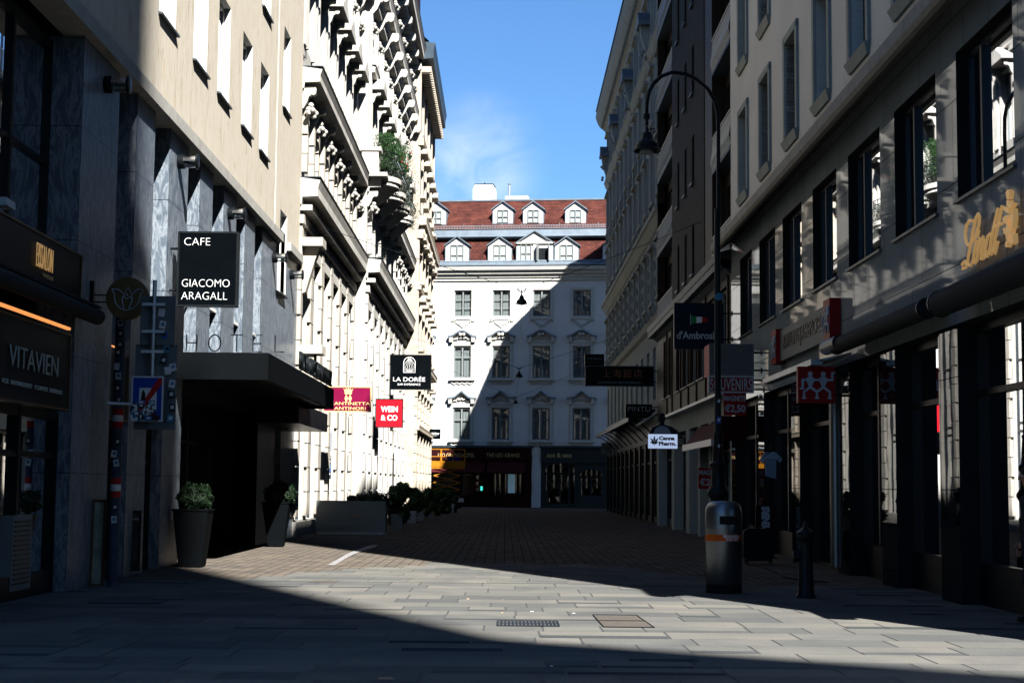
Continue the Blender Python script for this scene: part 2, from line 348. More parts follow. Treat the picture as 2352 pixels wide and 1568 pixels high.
def text_mesh(s, size, mat, depth=.01, xs=1., bold=0., align='CENTER', spacing=1., shear=0.):
    cu = bpy.data.curves.new('lettering', 'FONT'); cu.body = s; cu.size = size; cu.extrude = depth/2; cu.align_x = align; cu.align_y = 'CENTER'; cu.offset = bold; cu.space_character = spacing; cu.shear = shear; cu.resolution_u = 4
    o = bpy.data.objects.new('tmp', cu); COL.objects.link(o)
    dg = bpy.context.evaluated_depsgraph_get(); dg.update(); me = bpy.data.meshes.new_from_object(o.evaluated_get(dg)); bpy.data.objects.remove(o)
    me.materials.clear(); me.materials.append(MATS[mat]); me.name = 'lettering'
    for v in me.vertices: v.co = Vector((v.co.x*xs, -v.co.z, v.co.y))     # stand it up: reads from -Y
    return me
def lettering(parent, s, size, mat, loc, rz=0., fit=None, name='lettering', **kw):
    me = text_mesh(s, size, mat, **kw)
    if fit:                                # (width, height) the text must fill
        xs_ = [v.co.x for v in me.vertices]; zs_ = [v.co.z for v in me.vertices]
        if xs_:
            cx, cz = (min(xs_)+max(xs_))/2, (min(zs_)+max(zs_))/2; kx = fit[0]/(max(xs_)-min(xs_)); kz = fit[1]/(max(zs_)-min(zs_)) if fit[1] else kx
            for v in me.vertices: v.co.x = (v.co.x-cx)*kx; v.co.z = (v.co.z-cz)*kz
    return link(name, me, parent, loc, (0, 0, rz))
# ------------------------------------------------------------------ ground
def ground_sheets():
    mb = MB(); mb.quad((-150, -120, 0), (150, -120, 0), (150, 260, 0), (-150, 260, 0)); mb.build('ground', 'joint_dark', kind='structure')
    # plaza: granite slabs in rows across the view, each slab its own face
    mb = MB(); tone = []
    y = 3.0; rnd = random.Random(3)
    while y < 24.3:
        hgt = rnd.choice([.5, .62, .8, .7]); x = -16-rnd.random()
        if y+hgt > 24.15: hgt = 24.4-y
        while x < 16:
            wd = rnd.choice([.45, .62, .8, .95, 1.1, 1.3]); g = .011
            band = rnd.random() < .2
            if band and hgt > .4:
                k = hgt*rnd.choice([.3, .4]); parts = [(y, y+k, rnd.uniform(.0, .35)), (y+k, y+hgt, rnd.uniform(.45, 1))]
            else: parts = [(y, y+hgt, rnd.uniform(.35, 1))]
            for a, b_, tn in parts:
                mb.quad((x+g, a+g*.4, .004), (x+wd-g, a+g*.4, .004), (x+wd-g, b_-g*.4, .004), (x+g, b_-g*.4, .004)); tone.append(tn)
            x += wd
        y += hgt
    y = 24.4                                   # squarer slabs running on into the brown pavers, ragged edge
    while y < 30.4:
        hgt = .62; k = (y-24.4)/6; xa, xb = -4.6+3.4*k, 3.3-2.2*k*k; x = xa+rnd.choice([0, .31])
        while x < xb: wd = .62; mb.quad((x+.006, y+.005, .0075), (x+wd-.006, y+.005, .0075), (x+wd-.006, y+hgt-.006, .0075), (x+.006, y+hgt-.006, .0075)); tone.append(rnd.uniform(.4, 1)); x += wd
        y += hgt
    me = mb.mesh('plaza_paving', 'slab'); at = me.attributes.new('tone', 'FLOAT', 'FACE'); at.data.foreach_set('value', tone)
    link('plaza_paving', me, kind='structure')
    # street: courses of small pavers running away from the plaza
    mb = MB(); mb.quad((-7.2, 24.4, .004), (7.2, 24.4, .004), (7.2, 130, .004), (-7.2, 130, .004)); mb.build('street_paving', 'pavers', kind='structure')
    mb = MB()
    for a, b_, s_ in ((-150, -7.2, 0), (7.2, 150, 0)): mb.quad((a, 99.5, .002), (b_, 99.5, .002), (b_, 130, .002), (a, 130, .002))
    mb.build('cross_street', 'asphalt', kind='structure')
m, t, b = new_mat('joint_dark'); b.inputs['Base Color'].default_value = (.022, .022, .024, 1); b.inputs['Roughness'].default_value = .95
plain('asphalt', (.05, .05, .052), .9, var=.2, scale=5, bumpd=.004)
m, t, b = new_mat('slab'); b.inputs['Roughness'].default_value = .8; b.inputs['Specular IOR Level'].default_value = .0
a = N(t, 'ShaderNodeAttribute', attribute_name='tone'); r = ramp(t, a.outputs['Fac'], [(0, (.036, .040, .042)), (.35, (.064, .066, .066)), (.6, (.083, .084, .079)), (1, (.104, .100, .091)), ])
v = coords(t, (1, 1, 1)); n = N(t, 'ShaderNodeTexNoise', i_Scale=60., i_Detail=5., i_Roughness=.7); t.links.new(v, n.inputs['Vector'])
r2 = ramp(t, n.outputs[0], [(.25, (.72, .72, .72)), (.75, (1.22, 1.22, 1.22))]); mx = N(t, 'ShaderNodeMixRGB', blend_type='MULTIPLY'); mx.inputs[0].default_value = 1
n3 = N(t, 'ShaderNodeTexNoise', i_Scale=.7, i_Detail=6., i_Distortion=1.); t.links.new(v, n3.inputs['Vector']); r3 = ramp(t, n3.outputs[0], [(.35, (.82, .82, .84)), (.65, (1.08, 1.06, 1.02))])
mx2 = N(t, 'ShaderNodeMixRGB', blend_type='MULTIPLY'); mx2.inputs[0].default_value = 1
sp = N(t, 'ShaderNodeTexVoronoi', i_Scale=2.1); t.links.new(v, sp.inputs['Vector']); rsp = ramp(t, sp.outputs['Distance'], [(.018, (.35, .33, .32)), (.03, (1, 1, 1))])
mx3 = N(t, 'ShaderNodeMixRGB', blend_type='MULTIPLY'); mx3.inputs[0].default_value = .8
t.links.new(r.outputs[0], mx.inputs[1]); t.links.new(r2.outputs[0], mx.inputs[2]); t.links.new(mx.outputs[0], mx2.inputs[1]); t.links.new(r3.outputs[0], mx2.inputs[2])
t.links.new(mx2.outputs[0], mx3.inputs[1]); t.links.new(rsp.outputs[0], mx3.inputs[2]); t.links.new(mx3.outputs[0], b.inputs['Base Color']); bump(t, b, n.outputs[0], .25, .006)
m, t, b = new_mat('pavers'); b.inputs['Roughness'].default_value = .8; b.inputs['Specular IOR Level'].default_value = .0
br = N(t, 'ShaderNodeTexBrick', i_Scale=1., i_Mortar_Size=.007, i_Mortar_Smooth=.2, i_Brick_Width=.30, i_Row_Height=.20, offset=.5)
br.inputs['Color1'].default_value = (.094, .080, .066, 1); br.inputs['Color2'].default_value = (.066, .058, .050, 1); br.inputs['Mortar'].default_value = (.009, .009, .009, 1)
t.links.new(coords(t, (1, 1, 1), 'Object', (0, 0, R(90))), br.inputs['Vector'])
v = coords(t); n = N(t, 'ShaderNodeTexNoise', i_Scale=1.1, i_Detail=7., i_Roughness=.65); t.links.new(v, n.inputs['Vector']); r = ramp(t, n.outputs[0], [(.3, (.72, .74, .78)), (.7, (1.2, 1.16, 1.1))])
mx = N(t, 'ShaderNodeMixRGB', blend_type='MULTIPLY'); mx.inputs[0].default_value = 1; t.links.new(br.outputs[0], mx.inputs[1]); t.links.new(r.outputs[0], mx.inputs[2]); t.links.new(mx.outputs[0], b.inputs['Base Color'])
iv = N(t, 'ShaderNodeInvert'); t.links.new(br.outputs['Fac'], iv.inputs[1]); bump(t, b, iv.outputs[0], .5, .012)
ground_sheets()

# ------------------------------------------------------------------ windows
def win_kind(w_, h, frame, cols=2, rows=(), fw=.07, dep=.18, gl='glass', curtain=None, sill=None, sill_out=.08, open_leaf=False, blind=0.):
    f = MB(); y0, y1 = -dep-.06, -dep
    f.box(-w_/2, -w_/2+fw, y0, y1, 0, h).box(w_/2-fw, w_/2, y0, y1, 0, h).box(-w_/2+fw, w_/2-fw, y0, y1, 0, fw).box(-w_/2+fw, w_/2-fw, y0, y1, h-fw, h)
    for k in range(1, cols): x = -w_/2+w_*k/cols; f.box(x-fw*.6, x+fw*.6, y0, y1+.01, fw, h-fw)
    for q in rows:
        if isinstance(q, tuple): z, th = q
        else: z, th = q, .035
        f.box(-w_/2+fw, w_/2-fw, y0+.01, y1+.004, z*h-th/2, z*h+th/2)
    K = {'frame': f.mesh('window', frame)}
    p = MB(); p.quad((-w_/2+fw*.5, -dep-.035, fw*.5), (w_/2-fw*.5, -dep-.035, fw*.5), (w_/2-fw*.5, -dep-.035, h-fw*.5), (-w_/2+fw*.5, -dep-.035, h-fw*.5)); K['pane'] = p.mesh('pane', gl)
    if curtain:
        c = MB(); n = 26
        for (xa, xb) in ((-w_/2+.03, -.06), (.06, w_/2-.03)):
            if curtain[1] == 'half': xa, xb = (xa, xa+(xb-xa)*.62) if xa < 0 else (xb-(xb-xa)*.62, xb)
            for k in range(n):
                u, v_ = xa+(xb-xa)*k/n, xa+(xb-xa)*(k+1)/n; ya, yb = -dep-.16+.018*math.sin(k*1.9), -dep-.16+.018*math.sin((k+1)*1.9)
                c.quad((u, ya, .05), (v_, yb, .05), (v_, yb, h*(1-blind)), (u, ya, h*(1-blind)))
        K['curtain'] = c.mesh('curtain', curtain[0])
    if sill: s_ = MB(); s_.hexa([(-w_/2-.07, -dep, -.05), (w_/2+.07, -dep, -.05), (w_/2+.07, sill_out, -.07), (-w_/2-.07, sill_out, -.07), (-w_/2-.07, -dep, .0), (w_/2+.07, -dep, .0), (w_/2+.07, sill_out, -.03), (-w_/2-.07, sill_out, -.03)]); K['sill'] = s_.mesh('sill', sill)
    return K
def place_win(parent, K, x, z, y=0.):
    o = link('window', K['frame'], parent, (x, y, z))
    for k in K:
        if k != 'frame': link(k, K[k], o)
    return o
def room_back(root, x0, x1, z0, z1, y=-1.1):
    mb = MB(); mb.quad((x0, y, z0), (x1, y, z0), (x1, y, z1), (x0, y, z1)); return mb
def shell(root, x0, x1, z1, depth, roofmat='zinc_dark', wallmat='concrete', y=0., top=None):
    mb = MB(); mb.quad((x0, y, 0), (x0, y-depth, 0), (x0, y-depth, z1), (x0, y, z1)); mb.quad((x1, y, 0), (x1, y, z1), (x1, y-depth, z1), (x1, y-depth, 0)); mb.quad((x0, y-depth, 0), (x1, y-depth, 0), (x1, y-depth, z1), (x0, y-depth, z1))
    mb.build('side_wall', wallmat, root)
    mb = MB(); mb.quad((x0, y-.02, z1), (x1, y-.02, z1), (x1, y-depth, z1), (x0, y-depth, z1)); mb.build('roof', roofmat, root)
    mb = room_back(root, x0+.05, x1-.05, 0.02, z1-.1, y-1.3); mb.quad((x0+.05, y-.34, 0.03), (x1-.05, y-.34, .03), (x1-.05, y-1.3, .03), (x0+.05, y-1.3, .03)); mb.build('interior_shade', 'interior_shade', root)  # dark sheet behind the windows, room shade put into its colour

# ================================================================== LEFT: hotel building
Y1 = 44.5; HX = -6.0
hotel = thing('hotel_building', 'building with travertine upper wall over grey marble piers and a black hotel canopy', 'building', (HX, Y1, 0), R(-90))
lx = lambda Y: Y1-Y
HT = 20.6
holes = []
wins = []                                 # (x centre, z, w, h)
for row in range(3):
    for (a, b_) in ((25.9, 27.2), (28.8, 30.1), (31.27, 32.55), (34.15, 35.45), (36.7, 38.0), (23.1, 24.4), (20.3, 21.6), (17.5, 18.8), (14.7, 16.)):
        z = 9.43+row*3.5
        wins.append((lx((a+b_)/2), z, 1.3, 2.1)); 
for z in (6.52, 11.44, 16.4): wins.append((lx(41.28), z, 1.25, 2.15))
# upper wall (plaster) with two shallow steps
UP = 8.0
mb = MB(); holes = [(x-w_/2, x+w_/2, z, z+h) for x, z, w_, h in wins if z > 8]
def yard(x): return .06
wall(mb, lx(39.39)+0, lx(13), UP, HT, [h for h in holes if h[0] > lx(39.4)], .08, .15, rev=(rv := MB()))
wall(mb, 0, lx(39.39), UP, HT, [h for h in holes if h[0] < lx(39.4)]+[(lx(41.28)-.625, lx(41.28)+.625, 6.52, 8.67)], .04, .15, rev=rv)
mb.quad((lx(39.39), .04, UP), (lx(39.39), .08, UP), (lx(39.39), .08, HT), (lx(39.39), .04, HT))
mb.box(lx(39.39)-.03, lx(39.39)+.03, .03, .10, UP, HT); mb.add(rv, 1); mb.build('upper_wall', ('travertine', 'window_white'), hotel)
KH = win_kind(1.3, 2.1, 'window_white', 1, (), .09, .14, 'glass', ('curtain_dim', 'full'), 'sill_zinc', .07)
KH2 = win_kind(1.25, 2.15, 'window_white', 1, (), .09, .14, 'glass', None, 'sill_zinc', .07)
for x, z, w_, h in wins: place_win(hotel, KH if w_ == 1.3 else KH2, x, z, .08 if x > lx(39.4) else .04)
# concrete drip band, broken by the stair window
mb = MB()
for a, b_ in ((lx(40.55), lx(13)), (0, lx(42.0))): mb.box(a, b_, -.3, .16, 7.77, 7.99)
mb.build('band', 'concrete', hotel)
# marble piers
piers = [(21.7, 23.75), (24.93, 26.22), (27.43, 29.03), (30.18, 31.51), (32.77, 34.3), (35.49, 36.9), (38.02, 40.02)]
REC = -.55
for i, (a, b_) in enumerate(piers):
    mb = MB(); zb = 0 if i < 3 or i == 6 else 3.9
    mb.box(lx(b_), lx(a), REC, 0, zb, 7.765)
    mb.build('pier', 'grey_marble', hotel)
mb = MB(); wall(mb, 0, lx(40.02), 0, 7.765, [(lx(41.28)-.625, lx(41.28)+.625, 6.52, 8.2), (lx(41.9), lx(40.9), .9, 3.2)], 0, .2)
mb.build('marble_wall', 'grey_marble', hotel)
# dark glazing between the piers, mezzanine slots
gaps = [(13.2, 21.7), (23.75, 24.93), (26.22, 27.43), (29.03, 30.18), (31.51, 32.77), (34.3, 35.49), (36.9, 38.02)]
for i, (a, b_) in enumerate(gaps):
    z0 = 3.9 if i > 2 else (4.62 if i == 0 else 3.5)
    x0, x1 = lx(b_), lx(a); y = REC+.02
    f = MB(); n = 5 if i == 0 else 1
    for k in range(n+1): xx = x0+(x1-x0)*k/n; f.box(xx-.05, xx+.05, y, y+.09, z0, 7.7)
    for zz in ((z0, z0+.12), (7.55, 7.7), (5.9, 5.97)): f.box(x0, x1, y, y+.08, *zz)
    fo = f.build('window', 'dark_metal', hotel)
    p = MB(); p.quad((x0, y+.03, z0), (x1, y+.03, z0), (x1, y+.03, 7.6), (x0, y+.03, 7.6)); p.build('pane', 'glass_dark', fo)
    if i > 2:                              # white sills inside the lit slots
        s_ = MB(); s_.box(x0, x1, y, -.1, 5.05, 5.12); s_.build('sill', 'window_white', fo)
shell(hotel, 0, lx(13), HT, 14, wallmat='concrete', y=-.3)
mb = MB(); mb.box(0, lx(13), -.3, .5, HT, HT+.3); mb.build('cornice', 'concrete', hotel)
# lower shop front between pier A and the corner, and pier A to C
SF = MB()
def shopfront(root, x0, x1, z1, y, cols, mat='shop_black', plinth=.3, door=None, gl='glass_dark'):
    f = MB(); f.box(x0, x1, y, y+.1, 0, plinth)
    for k in range(cols+1): xx = x0+(x1-x0)*k/cols; f.box(xx-.05, xx+.05, y, y+.12, plinth if 0 < k < cols else 0, z1)
    f.box(x0, x1, y, y+.11, z1-.12, z1); f.box(x0, x1, y, y+.1, z1*.74, z1*.74+.08)
    o = f.build('shop_window', mat, root); p = MB(); p.quad((x0, y+.04, plinth), (x1, y+.04, plinth), (x1, y+.04, z1), (x0, y+.04, z1)); p.build('pane', gl, o); return o
shopfront(hotel, lx(21.7), lx(13.2), 2.45, -.3, 5)
shopfront(hotel, lx(24.93), lx(23.75), 2.45, -.3, 1)
shopfront(hotel, lx(27.43), lx(26.22), 2.45, -.3, 1)
# fascias
def panel(root, name, x0, x1, y0, y1, z0, z1, mat, trim=None, tw=.05):
    mb = MB(); mb.box(x0, x1, y0, y1, z0, z1); o = mb.build(name, mat, root)
    if trim:
        g = MB(); g.box(x0, x1, y1, y1+.012, z1-tw, z1).box(x0, x1, y1, y1+.012, z0, z0+tw).box(x0, x0+tw, y1, y1+.012, z0+tw, z1-tw).box(x1-tw, x1, y1, y1+.012, z0+tw, z1-tw); g.build('trim', trim, o)
    return o
zt = onX(190, 592, -5.9); zb_ = onX(176, 700, -5.9)
fa = panel(hotel, 'fascia', lx(21.35), lx(13.3), -.45, .16, 3.95, 4.6, 'shop_black', 'bronze_trim', .03)
lettering(fa, 'EISSALON', .4, 'gold_added_glow', (lx(19.58), .18, 4.30), R(180), fit=(.70, .30), bold=-.006, spacing=1.15)
lettering(fa, 'WIEN', .1, 'gold_paint', (lx(19.75), .175, 4.08), R(180), fit=(.45, .05))
fb = panel(hotel, 'fascia', lx(21.3), lx(13.3), -.45, .06, 2.45, 3.5, 'shop_black', 'bronze_trim', .03)
lettering(fb, 'VITAVIEN', .4, 'pale_trim', (lx(19.66), .08, 3.0), R(180), fit=(2.05, .26), bold=-.004)
lettering(fb, 'ICE  BREAKFAST  COFFEE  DRINKS', .1, 'pale_trim', (lx(19.66), .08, 2.68), R(180), fit=(2.5, .055), bold=.003)
fc = panel(hotel, 'fascia', lx(24.93), lx(23.75), -.4, -.02, 2.45, 3.5, 'shop_black', 'bronze_trim', .03)
panel(hotel, 'fascia', lx(27.43), lx(26.22), -.4, -.02, 2.45, 3.5, 'shop_black', 'bronze_trim', .03)
mb = MB(); mb.box(lx(21.3), lx(13.3), .01, .055, 3.555, 3.59); mb.build('light_strip', 'led_orange', hotel)
mb = MB(); mb.box(lx(24.85), lx(23.8), -.1, -.07, 3.58, 3.60); mb.build('light_strip', 'led_orange', hotel)
mb = MB(); mb.tube([(lx(21.9), .26, 3.80), (lx(13.3), .26, 3.80)], .11, 14); mb.box(lx(21.85), lx(13.3), .0, .33, 3.91, 3.94); mb.build('rolled_awning', 'awning_cloth', hotel, True)
# hotel entrance: dark doors under the canopy
en = shopfront(hotel, lx(38.02), lx(29.03), 3.2, -1.2, 6, 'dark_metal', .05)
mb = MB(); mb.box(lx(33.2), lx(31.6), -1.05, -1.0, .1, 2.9); mb.build('door_panel', 'sage_green', hotel)
mb = MB(); mb.quad((lx(38.02), 0, 0), (lx(38.02), -1.2, 0), (lx(38.02), -1.2, 3.9), (lx(38.02), 0, 3.9)); mb.quad((lx(29.03), -.5, 0), (lx(29.03), -1.2, 0), (lx(29.03), -1.2, 3.9), (lx(29.03), -.5, 3.9)); mb.box(lx(38.02), lx(29.03), -1.25, -.05, 3.2, 3.88); mb.build('porch', 'shop_black', hotel)
# canopy
c0 = onX(399, 810, HX); YC = c0.y; pc = onY(616.5, 810, YC); pcb = onY(616.5, 872, YC); pf = onX(767, 905, pc.x)
CZ1, CZ0, CXO = pc.z, pcb.z, pc.x-HX; CL = min(pf.y, 44.2)
print('canopy', YC, pc, CZ0, pf)
mb = MB(); mb.box(lx(CL), lx(YC), .0, CXO, CZ1-.06, CZ1).box(lx(CL), lx(YC), CXO-.1, CXO, CZ0, CZ1-.06).box(lx(YC)-.1, lx(YC), .0, CXO-.1, CZ0, CZ1-.06).box(lx(CL), lx(CL)+.1, .0, CXO-.1, CZ0, CZ1-.06)
can = mb.build('canopy', 'anthracite', hotel)
mb = MB(); mb.box(lx(CL)+.1, lx(YC)-.1, .02, CXO-.1, CZ0+.12, CZ0+.2)
for k in range(16): yy = .1+k*(CXO-.3)/16; mb.box(lx(CL)+.1, lx(YC)-.1, yy, yy+.03, CZ0+.07, CZ0+.12)
mb.build('soffit', 'shop_black', can)
mb = MB(); mb.box(lx(43.6), lx(37.5), .02, 1.05, CZ0-.42, CZ0+.07); mb.build('valance', 'shop_black', can)
# HOTEL letters on the street end of the canopy, thin rods; the long name along the side
def rodword(s, x0, dx, h, put, r_):
    g = {'H': [[(0,0),(0,1)],[(0,.5),(.62,.5)],[(.62,0),(.62,1)]], 'O': [[(.36+.36*math.cos(a), .5+.5*math.sin(a)) for a in [2*math.pi*k/20 for k in range(21)]]], 'T': [[(0,1),(.7,1)],[(.35,0),(.35,1)]], 'E': [[(.55,0),(0,0),(0,1),(.55,1)],[(0,.5),(.5,.5)]], 'L': [[(0,1),(0,0),(.55,0)]]}
    out_ = []
    for k, ch in enumerate(s):
        mb = MB()
        for st in g[ch]: mb.tube([put(x0+k*dx+u*h, v_*h) for u, v_ in st], r_, 6)
        out_.append(mb)
    return out_
for mb in rodword('HOTEL', 0, .40, .30, lambda u, v_: (lx(YC)-.03, .22+u, CZ1+.02+v_), .012): mb.build('letter', 'dark_metal', can)
hl = lettering(can, 'HOTEL AM STEPHANSPLATZ', .45, 'dark_metal', ((lx(CL)+lx(YC))/2-.2*(lx(YC)-lx(CL)), CXO-.04, CZ1+.24), R(180), fit=((lx(YC)-lx(CL))*.55, .38), depth=.05)
# wall lamps: drum with chrome sleeve and clear glass
def wall_lamp(Y, Z, X0=HX, label='', s_=1.):
    o = thing('wall_lamp', label, 'wall lamp', (X0, Y, Z), 0, 'cylindrical lamps on the marble piers')
    mb = MB(); mb.lathe([(.125, 0), (.13, .01), (.13, .12), (.1, .125)], n=20, axis='x'); mb.build('base', 'dark_metal', o, True)
    mb = MB(); mb.lathe([(.105, .12), (.105, .33)], n=20, axis='x'); mb.build('lens', 'glass', o, True)
    mb = MB(); q = []
    for k in range(11): a = math.pi*k/10; q.append((.11*math.cos(a), .11*math.sin(a)))
    for k in range(10): mb.quad((.12, q[k][0], q[k][1]), (.33, q[k][0], q[k][1]), (.33, q[k+1][0], q[k+1][1]), (.12, q[k+1][0], q[k+1][1]))
    mb.build('sleeve', 'chrome', o, True)
    mb = MB(); mb.lathe([(.125, .33), (.14, .34), (.14, .365), (.12, .375)], n=20, axis='x'); mb.build('cap', 'dark_metal', o, True)
    return o
lampspots = [(262, 195, 'cylindrical wall lamp in shade on the widest marble pier above the lotus sign'), (430, 372, 'cylindrical wall lamp above the left corner of the cafe sign, shadow falling on marble'), (545, 491, 'cylindrical wall lamp on the marble pier right of the cafe sign top'), (640, 592, 'cylindrical wall lamp beside the tall stair window'), (680, 631, 'smallest cylindrical wall lamp, on the marble next to the ornate ivory building')]
for px, py, lab in lampspots:
    q = onX(px-21 if px < 600 else px-14, py, HX); wall_lamp(q.y, q.z, HX, lab)
# ================================================================== LEFT: ornate ivory building
Y2 = 84.0
pal = thing('ornate_building', 'richly ornamented ivory stone building with planted round balconies', 'building', (-6.0, Y2, 0), R(-90))
px_ = lambda Y: Y2-Y
SEG = [(44.5, 60.5, 0.0), (60.5, 84.0, 0.5)]       # (Y start, Y end, wall plane)
BAY = 2.85
def bays(a, b_):
    n = int(round((b_-a)/BAY)); d = (b_-a)/n; return [a+d*(k+.5) for k in range(n)], d
def cornice_profile(y0, z0, z1, outw):
    h = z1-z0; return [(y0, z0), (y0+outw*.12, z0), (y0+outw*.16, z0+h*.3), (y0+outw*.9, z0+h*.34), (y0+outw*.9, z0+h*.68), (y0+outw, z0+h), (y0, z0+h+.08)]
W_m = win_kind(1.1, 1.7, 'window_grey', 2, (), .07, .13, 'glass', ('curtain', 'full'))
W_p = win_kind(1.25, 2.6, 'window_grey', 2, (.68,), .08, .13, 'glass', ('curtain', 'half'))
W_u = win_kind(1.2, 2.1, 'window_grey', 2, (.65,), .08, .13, 'glass', ('curtain', 'full'))
# console (scroll bracket) mesh
def console(h, out_, wd, mat):
    mb = MB(); pts = [(0, 0), (.05, -.02), (out_*.35, h*.25), (out_*.5, h*.55), (out_*.95, h*.7), (out_, h*.85), (out_*.95, h), (0, h)]
    mb.prism(pts, lambda u, v_, w_: (w_, u, v_), -wd/2, wd/2)
    mb.lathe([(.0, -wd*.6), (out_*.18, -wd*.58), (out_*.18, wd*.58), (.0, wd*.6)], (0, out_*.8, h*.72), 10, 'x')
    return mb.mesh('console', mat)
con_s = console(.62, .42, .22, 'ivory_stone'); con_b = console(.9, .75, .3, 'ivory_stone')
dmb = MB()
for k in range(9): a = random.uniform(0, 6.28); dmb.lathe([(.0, -.09), (.07, -.05), (.09, 0), (.06, .06), (.0, .09)], (random.uniform(-.12, .12), random.uniform(.05, .3), random.uniform(0, .45)), 7)
swag = dmb.mesh('ornament', 'ivory_stone')
def quoins(mb, x, w_, z0, z1, y, step=.62, out_=.07):
    z = z0; k = 0
    while z < z1-.2:
        ww = w_ if k % 2 == 0 else w_*.72; mb.box(x-ww/2, x+ww/2, y+.002, y+out_, z+.018, min(z+step-.018, z1)); z += step; k += 1
lows, ups = [], []
for si, (ya, yb, yp) in enumerate(SEG):
    bs, d = bays(ya, yb); x0, x1 = px_(yb), px_(ya); xs = [px_(b_) for b_ in bs]
    H1 = [(x-.95, x+.95, .45, 8.35) for x in xs]; H2 = [(x-.55, x+.55, 10.75, 12.45) for x in xs]; H3 = [(x-.62, x+.62, 14.3, 16.9) for x in xs]
    H4 = [(x-.6, x+.6, 18.2, 20.3) for x in xs]; H5 = [(x-.5, x+.5, 22.0, 23.6) for x in xs] if si else []
    top = 25.0 if si else 24.6
    mb = MB(); wall(mb, x0, x1, 0, top, H1+H2+H3+H4+H5, yp, .2); FAC = mb
    mb = MB()                                 # cornices
    zc = [(9.5, 10.2, .6), (12.9, 13.45, .6), (17.55, 17.85, .25), (20.9, 21.6, .62)] + ([(24.4, 25.2, .95)] if si else [(24.0, 24.8, .8)])
    for z0, z1, o_ in zc: profile_bar(mb, x0-(.0 if si else 0), x1+(.0), cornice_profile(yp, z0, z1, o_))
    mb.build('cornice', 'ivory_stone', pal)
    mb = MB()                                 # lead flashing on top of the cornices, dentils under them
    for z0, z1, o_ in zc: mb.box(x0, x1, yp, yp+o_+.02, z1+.085, z1+.105)
    mb.build('flashing', 'zinc_dark', pal)
    mb = MB()
    for z0, z1, o_ in zc[:1]+zc[3:]:
        n = int((x1-x0)/.32)
        for k in range(n): xx = x0+(x1-x0)*(k+.5)/n; mb.box(xx-.07, xx+.07, yp+.003, yp+o_*.62, z0-.16, z0-.002)
    mb.build('dentils', 'ivory_stone', pal)
    mb = MB()                                 # rusticated piers below and on the mezzanine
    edges = [x0+.0]+[(a+b_)/2 for a, b_ in zip(xs, xs[1:])]+[x1-.0]
    edges = sorted(edges)
    for e in edges:
        e2 = min(max(e, x0+.24), x1-.24); quoins(mb, e2, .72 if x0+.3 < e < x1-.3 else .46, .55, 8.9, yp, .72, .11)
    for x in xs:
        for s_ in (-1, 1): quoins(mb, x+s_*.78, .34, 10.5, 12.8, yp, .56, .16)
    FAC.add(mb, 1); FAC.build('facade', ('ivory_stone', 'ivory_stone' if si else 'ochre_stone'), pal)
    mb = MB()                                 # string course and arch frieze over the tall openings
    mb.box(x0, x1, yp+.004, yp+.16, 8.95, 9.2); mb.box(x0, x1, yp+.004, yp+.12, 0, .42)
    for x in xs:
        mb.prism([(-.95, 8.35), (.95, 8.35), (.95, 8.75), (0, 8.95), (-.95, 8.75)], lambda u, v_, w_, x=x: (x+u, w_, v_), yp+.004, yp+.08)
    mb.build('string_course', 'ivory_stone', pal)
    # giant pilasters on the upper floors between the windows
    mb = MB()
    for e in edges:
        e2 = min(max(e, x0+.2), x1-.2)
        for q in (-.16, 0., .16): mb.box(e2+q-.05, e2+q+.05, yp+.003, yp+.1, 14.2, 20.8)
        mb.box(e2-.24, e2+.24, yp+.002, yp+.04, 13.9, 20.9)
    mb.build('pilasters', 'ivory_stone', pal)
    for x in xs:
        f = MB()                              # shop glazing of the tall openings
        for xx in (-.92, 0, .92): f.box(x+xx-.05, x+xx+.05, yp-.2, yp-.12, .45, 8.3)
        for zz in (3.6, 3.9, 6.2, 8.2): f.box(x-.92, x+.92, yp-.19, yp-.13, zz, zz+.1)
        fo = f.build('shop_window', 'window_dark', pal); p = MB(); p.quad((x-.92, yp-.165, .45), (x+.92, yp-.165, .45), (x+.92, yp-.165, 8.3), (x-.92, yp-.165, 8.3)); p.build('pane', 'glass_dark', fo)
        place_win(pal, W_m, x, 10.75, yp); place_win(pal, W_p, x, 14.3, yp); place_win(pal, W_u, x, 18.2, yp)
        sr = MB(); sr.box(x-.8, x-.62, yp+.003, yp+.1, 14.2, 17.0).box(x+.62, x+.8, yp+.003, yp+.1, 14.2, 17.0).box(x-.8, x+.8, yp+.003, yp+.12, 16.9, 17.1)
        # pediment: sloping slabs standing well out from the wall, lead covered
        sr.prism([(-.95, 17.1), (.95, 17.1), (.95, 17.2), (0, 17.75), (-.95, 17.2)], lambda u, v_, w_, x=x: (x+u, w_, v_), yp+.004, yp+.55)
        sr.box(x-.75, x-.6, yp+.003, yp+.09, 18.1, 20.4).box(x+.6, x+.75, yp+.003, yp+.09, 18.1, 20.4).box(x-.85, x+.85, yp+.003, yp+.28, 20.4, 20.6).box(x-.8, x+.8, yp+.003, yp+.25, 18.0, 18.14)
        sr.build('window_surround', 'ivory_stone', pal)
    for e in edges[1:-1]+([edges[0]+.25, edges[-1]-.25]):
        c = link('console', con_s, pal, (e, yp, 12.35)); link('ornament', swag, c, (0, .12, -.25))
        link('console', con_b, pal, (e, yp, 20.0))
        if si: link('console', con_b, pal, (e, yp, 23.45)); link('ornament', swag, pal, (e, yp+.2, 22.9))
        link('ornament', swag, pal, (e, yp, 19.3))
    for x in xs:
        for s_ in (-1, 1): c = link('console', con_s, pal, (x+s_*.7, yp+.01, 16.5))
shell(pal, 0, px_(44.5), 24.9, 14, wallmat='ivory_stone', y=-.35)
